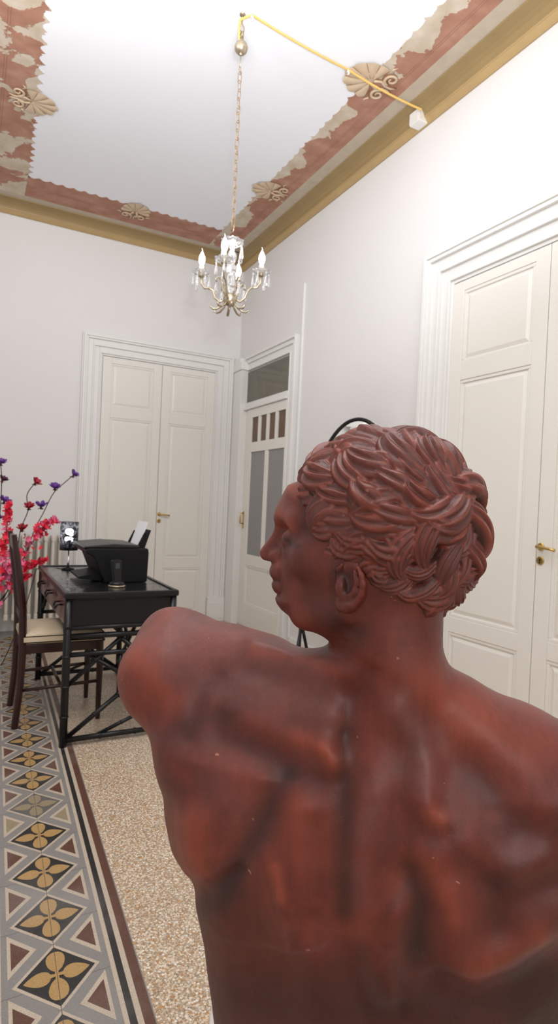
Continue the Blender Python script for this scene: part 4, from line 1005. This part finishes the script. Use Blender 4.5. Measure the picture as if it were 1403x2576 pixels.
rf_=nmath(N,L,'MULTIPLY',nmath(N,L,'MULTIPLY',sp_.outputs[0],nramp(N,L,brush,[(.3,.65),(.7,1.)])),.85,True)
c1=nmix(N,L,rf_,mm.outputs[2],(.30,.062,.032))
hz=nmath(N,L,'MULTIPLY',nmath(N,L,'MULTIPLY',sp_.outputs[1],nramp(N,L,fine,[(.3,.6),(.7,1.)])),.5,True)
c2=nmix(N,L,hz,c1,(.21,.095,.09))
c3=nmix(N,L,nmath(N,L,'MULTIPLY',sp_.outputs[2],.85,True),c2,(.026,.008,.007))
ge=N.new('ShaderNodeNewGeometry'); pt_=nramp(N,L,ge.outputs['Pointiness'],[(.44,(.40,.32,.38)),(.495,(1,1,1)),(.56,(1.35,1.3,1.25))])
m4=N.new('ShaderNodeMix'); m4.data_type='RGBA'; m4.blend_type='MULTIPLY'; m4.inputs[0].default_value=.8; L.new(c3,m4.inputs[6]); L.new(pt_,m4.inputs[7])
chips=nramp(N,L,nnoise(N,L,O,75,2,.5),[(.745,0.),(.76,1.)])
c5=nmix(N,L,nmath(N,L,'MULTIPLY',chips,nramp(N,L,blot,[(.5,0.),(.6,.7)])),m4.outputs[2],(.50,.24,.19))
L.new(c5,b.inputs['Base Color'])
b.inputs['Specular IOR Level'].default_value=.38
L.new(nramp(N,L,blot,[(.3,.42),(.7,.56)]),b.inputs['Roughness']); b.inputs['Coat Weight'].default_value=.18; b.inputs['Coat Roughness'].default_value=.35
bp=N.new('ShaderNodeBump'); bp.inputs['Strength'].default_value=.5; bp.inputs['Distance'].default_value=.0014
L.new(nmath(N,L,'ADD',nmath(N,L,'MULTIPLY',brush,.7),fine),bp.inputs['Height']); L.new(bp.outputs['Normal'],b.inputs['Normal']); terra=m
Pw=l2w(P); ctr=Vector((float(Pw[:,0].mean()),float(Pw[:,1].mean()),ZBOT))
bust=thing('bust','dark red terracotta bust of a curly haired man with his back turned, face in profile','statue',ctr)
def npmesh(name,V,Fq,parent,m,cols=None):
    me=bpy.data.meshes.new(name); me.from_pydata((V-np.array(ctr)).tolist(),[],Fq.tolist() if hasattr(Fq,'tolist') else Fq); me.materials.append(m)
    me.polygons.foreach_set('use_smooth',[True]*len(me.polygons))
    if cols is not None: shade_attr(me,cols)
    me.update(); o=bpy.data.objects.new(name,me); COL.objects.link(o); o.parent=parent; return o
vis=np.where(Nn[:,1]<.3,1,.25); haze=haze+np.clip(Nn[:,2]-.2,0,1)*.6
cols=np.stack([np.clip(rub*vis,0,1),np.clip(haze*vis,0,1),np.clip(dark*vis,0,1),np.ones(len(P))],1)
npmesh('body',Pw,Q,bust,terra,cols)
# hair: overlapping carved locks laid on the skull
hair_px=[(736,1222,0),(752,1236,.02),(767,1240,.036),(773,1293,.050),(788,1340,.060),(807,1378,.066),(821,1412,.070),(838,1424,.072),(863,1412,.074),(906,1440,.074),(920,1477,.074),(948,1505,.072),(990,1530,.066),(1047,1552,.05),(1113,1568,.02),(1200,1570,0),(1400,1400,0),(1400,900,0),(600,900,0),(700,1205,0)]
hair2=[(lambda q:(q[0],q[2]))(hc(Hw(*q))) for q in hair_px]
sk=hc(SC); RAD=np.array([.099,.077,.0985])
DD=np.array([-.60,0,-.80])
def gsk(v): return 1+.17*np.clip(v@DD,0,1)**3
def inside(a,z):
    c=False; j=len(hair2)-1
    for i in range(len(hair2)):
        if (hair2[i][1]>z)!=(hair2[j][1]>z) and a<(hair2[j][0]-hair2[i][0])*(z-hair2[i][1])/(hair2[j][1]-hair2[i][1])+hair2[i][0]: c=not c
        j=i
    return c
def onsk(q):
    v=(q-sk)/RAD; v=v/np.linalg.norm(v); n=v/RAD; return sk+v*RAD*gsk(v),n/np.linalg.norm(n)
whorl=hc(Hw(1060,1255,.055))
rr=random.Random(33)
# hair is one carved relief: locks are evaluated as overlapping ridges over the skull surface
nth,nph=430,620
th_=np.linspace(.0,PI,nth); ph_=np.linspace(0,2*PI,nph,endpoint=False)
TT,PP=np.meshgrid(th_,ph_,indexing='ij'); D_=np.stack([np.cos(TT),np.sin(TT)*np.cos(PP),np.sin(TT)*np.sin(PP)],-1).reshape(-1,3)
SV=sk+D_*RAD*gsk(D_)[:,None]; SN=D_/RAD; SN/=np.linalg.norm(SN,axis=1,keepdims=True)
poly=[np.array(p_) for p_ in hair2]
pd2=poly2(SV[:,0],SV[:,2],hair2)            # negative inside the hair outline
edgef=np.clip(-pd2/.012,0,1); edgef=edgef*edgef*(3-2*edgef)
HH=np.where(pd2<0,.0015,-.006); C1=np.zeros(len(SV)); C2=np.full(len(SV),.35); C3=np.full(len(SV),.9)
def lock(q,dv,L_,w,h,curl,h0,ns,rb,hz_):
    global HH
    pc,n=onsk(q); d=dv-n*(dv@n); d/=np.linalg.norm(d); K=44; CP=[];CS=[]
    for i in range(K):
        n_=onsk(pc)[1]; s=np.cross(n_,d); s/=np.linalg.norm(s); CP.append(pc.copy()); CS.append(s)
        a=curl/(K-1)*(.5+1.3*i/K); d=d*math.cos(a)+s*math.sin(a); pc=onsk(pc+d*(L_/(K-1)))[0]; n2=onsk(pc)[1]; d=d-n2*(d@n2); d/=np.linalg.norm(d)
    CP=np.array(CP);CS=np.array(CS); mid=CP[K//2]
    m=np.where(((SV-mid)**2).sum(1)<(L_*.62+w)**2)[0]
    if len(m)==0: return
    dif=SV[m][:,None,:]-CP[None]; dd=(dif**2).sum(2); k=dd.argmin(1); dk_=dif[np.arange(len(m)),k]
    v=(dk_*CS[k]).sum(1); al=np.sqrt(np.maximum(dd[np.arange(len(m)),k]-v*v,0))
    t=k/(K-1.)
    ww=w*(np.sin(PI*(.10+.86*t))**.7)*(1.12-.35*t); x=v/ww
    ok=(np.abs(x)<1)&(al<L_/(K-1)*1.6)
    x=np.clip(x,-1,1); xx=np.sign(x)*np.abs(x)**.9
    prof=(1-x*x)**.42
    lean=.22*x*np.sign(curl)
    gr=1+.125*np.cos(ns*PI*xx+2.2*t*np.sign(curl))+.03*np.cos(2.3*ns*PI*xx+4*t)
    env=.45+.75*np.sin(PI*(.06+.86*t))**1.
    hv=h0+h*prof*env*gr*(1+lean)-.0018*(1-t)*0
    hv=np.where(ok,hv,-1)
    up_=hv>HH[m]; mm_=m[up_]
    HH[mm_]=hv[up_]; g_=(gr[up_]-1)/.16
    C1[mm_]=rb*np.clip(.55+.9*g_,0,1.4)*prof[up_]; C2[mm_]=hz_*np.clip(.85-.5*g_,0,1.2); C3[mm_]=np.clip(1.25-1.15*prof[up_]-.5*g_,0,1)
cand=[]
ng=1500
for i in range(ng):
    z=1-2*(i+.5)/ng; ph=i*2.39996; v=np.array([math.sqrt(1-z*z)*math.cos(ph),math.sqrt(1-z*z)*math.sin(ph),z]); q=sk+v*RAD*gsk(v)
    if inside(q[0],q[2]): cand.append(q)
rr.shuffle(cand); chosen=[]
for q in cand:
    md=.0185 if q[2]>sk[2]-.03 else .0150
    if all(np.linalg.norm(q-c)>md for c in chosen): chosen.append(q)
rr.shuffle(chosen)
for q in chosen:
    away=q-whorl; away=away/(np.linalg.norm(away)+1e-6)
    side=1 if q[1]>=0 else -1
    lowz=float(np.clip((sk[2]+.02-q[2])/.08,0,1)); front=float(np.clip((q[0]-sk[0]-.03)/.06,0,1)); big=float(np.clip((q[2]-sk[2]+.06)/.10,0,1))
    dv=away*.5+np.array([.9+.1*lowz,0,-.02-.10*lowz])+np.array([rr.uniform(-.3,.3),rr.uniform(-.3,.3),rr.uniform(-.38,.38)])
    if q[0]<sk[0]-.075: dv=away*.5+np.array([.15,.35*side,-.55])+np.array([0,rr.uniform(-.8,.8),rr.uniform(-.4,.7)])
    if front>.5 and rr.random()<.5: dv=dv+np.array([0,rr.uniform(-1,1),-.8])
    L_=rr.uniform(.040,.058)+.016*big; w=rr.uniform(.0115,.0155)+.0062*big-.002*lowz; h=rr.uniform(.0065,.0120)+.0050*big+.004*front-.001*lowz
    curl=rr.uniform(.8,1.9)*(-side if rr.random()<.85 else side)
    n=onsk(q)[1]; d0=dv-n*(dv@n); d0/=np.linalg.norm(d0)
    st=onsk(q-d0*L_*.35)[0]
    for tries in range(5):
        tip=onsk(st+d0*L_*.95)[0]
        if inside(tip[0],tip[2]): break
        L_*=.82; h*=.94
    lock(st,dv,L_,w,h,curl,rr.uniform(-.001,.0035),rr.choice([2.5,3,3,4]),rr.uniform(.2,1.0),rr.uniform(.3,1.1))
# a little smoothing so that the relief reads as modelled plaster
G_=HH.reshape(nth,nph); 
for _ in range(2): G_=.5*G_+.125*(np.roll(G_,1,1)+np.roll(G_,-1,1)+np.vstack([G_[1:],G_[-1:]])+np.vstack([G_[:1],G_[:-1]]))
HHs=np.where(pd2<0,G_.ravel(),-.006); 
HHs=HHs+vnoise(SV*1.0,34,9)*.0016*edgef
HHs=HHs*np.where(pd2<0,np.clip(.35+edgef,0,1),1)
HL=SV+SN*HHs[:,None]
Hl=OH+HL[:,0:1]*Fh+HL[:,1:2]*Nh+HL[:,2:3]*np.array([0,0,1.])
ii=np.arange(nth-1)[:,None]*nph; jj=np.arange(nph)[None,:]; j2=(jj+1)%nph
HF=np.stack([ii+jj,ii+j2,ii+nph+j2,ii+nph+jj],-1).reshape(-1,4)
keep=(pd2[HF]<.004).any(1); HF=HF[keep]; used=np.unique(HF); remap=-np.ones(len(SV),int); remap[used]=np.arange(len(used)); HF=remap[HF]
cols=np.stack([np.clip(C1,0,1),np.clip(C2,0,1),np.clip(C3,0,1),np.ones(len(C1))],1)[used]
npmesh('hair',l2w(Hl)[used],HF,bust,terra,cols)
# plinth under the bust
cor=onz(532,2537,ZBOT-.012)
pl=thing('plinth','plain white display plinth under the red bust','plinth',(0,0,0))
u_,f_,_=loc(cor); 
def wq(u,f): return (u*cY+f*sY,-u*sY+f*cY)
a_=math.atan2(-sY,cY)
W_=.62; D_=.34
cx_,cy_=wq(u_+W_/2,f_-D_/2)
pl.location=(cx_,cy_,0); pl.rotation_euler.z=a_
MB().box(-W_/2,W_/2,-D_/2,D_/2,.04,ZBOT-.030,bev=.004).build('plinth_body',plinth_m,pl)
MB().box(-W_/2-.0,W_/2,-D_/2,D_/2,ZBOT-.030,ZBOT-.003,bev=.003).build('plinth_top',plinth_m,pl)
MB().box(-W_/2-.015,W_/2+.015,-D_/2-.015,D_/2+.015,0,.045,bev=.004).build('plinth_foot',plinth_m,pl)

# ------------------------------------------------------------------ light
def lamp(kind,name,loc_,target,energy,col=(1,1,1),**k):
    l=bpy.data.lights.new(name,kind); l.energy=energy; l.color=col
    for a,v in k.items(): setattr(l,a,v)
    o=bpy.data.objects.new(name,l); COL.objects.link(o); o.location=loc_
    if target is not None: o.rotation_euler=(Vector(target)-Vector(loc_)).to_track_quat('-Z','Y').to_euler()
    return o
lamp('SPOT','flash_up',(.05,-.15,1.55),(.70,1.9,3.82),165,(.97,.98,1),spot_size=math.radians(88),spot_blend=.6,shadow_soft_size=.05)
lamp('AREA','rear_fill',(-.2,-2.3,2.1),(.7,2.5,1.3),36,(1,.98,.95),shape='RECTANGLE',size=2.2,size_y=2.0)  # added unseen fill lamp behind the camera
lamp('AREA','ceiling_fill',(.65,1.6,2.7),(.75,2.2,3.82),34,(.97,.98,1),shape='DISK',size=.7)  # added unseen lamp that brightens the ceiling
lamp('AREA','bounce_fill',(.55,.4,3.6),(.75,1.0,0),36,(1,.99,.97),shape='RECTANGLE',size=1.4,size_y=2.2)  # added unseen area lamp standing in for light bounced off the ceiling
lamp('AREA','side_fill',(-.5,2.3,3.25),(1.6,5.5,1.9),26,(1,.99,.97),shape='DISK',size=.9)  # added lamp out of view on the left, brightens the far end
lamp('POINT','candle_glow',(HX,HY,2.60),None,1.2,(1,.9,.75),shadow_soft_size=.05)
w=bpy.data.worlds.new('world'); S.world=w; w.use_nodes=True; w.node_tree.nodes['Background'].inputs[0].default_value=(.8,.85,.9,1); w.node_tree.nodes['Background'].inputs[1].default_value=.3
S.cycles.max_bounces=8; S.cycles.diffuse_bounces=5; S.cycles.use_denoising=True
S.cycles.sample_clamp_indirect=6
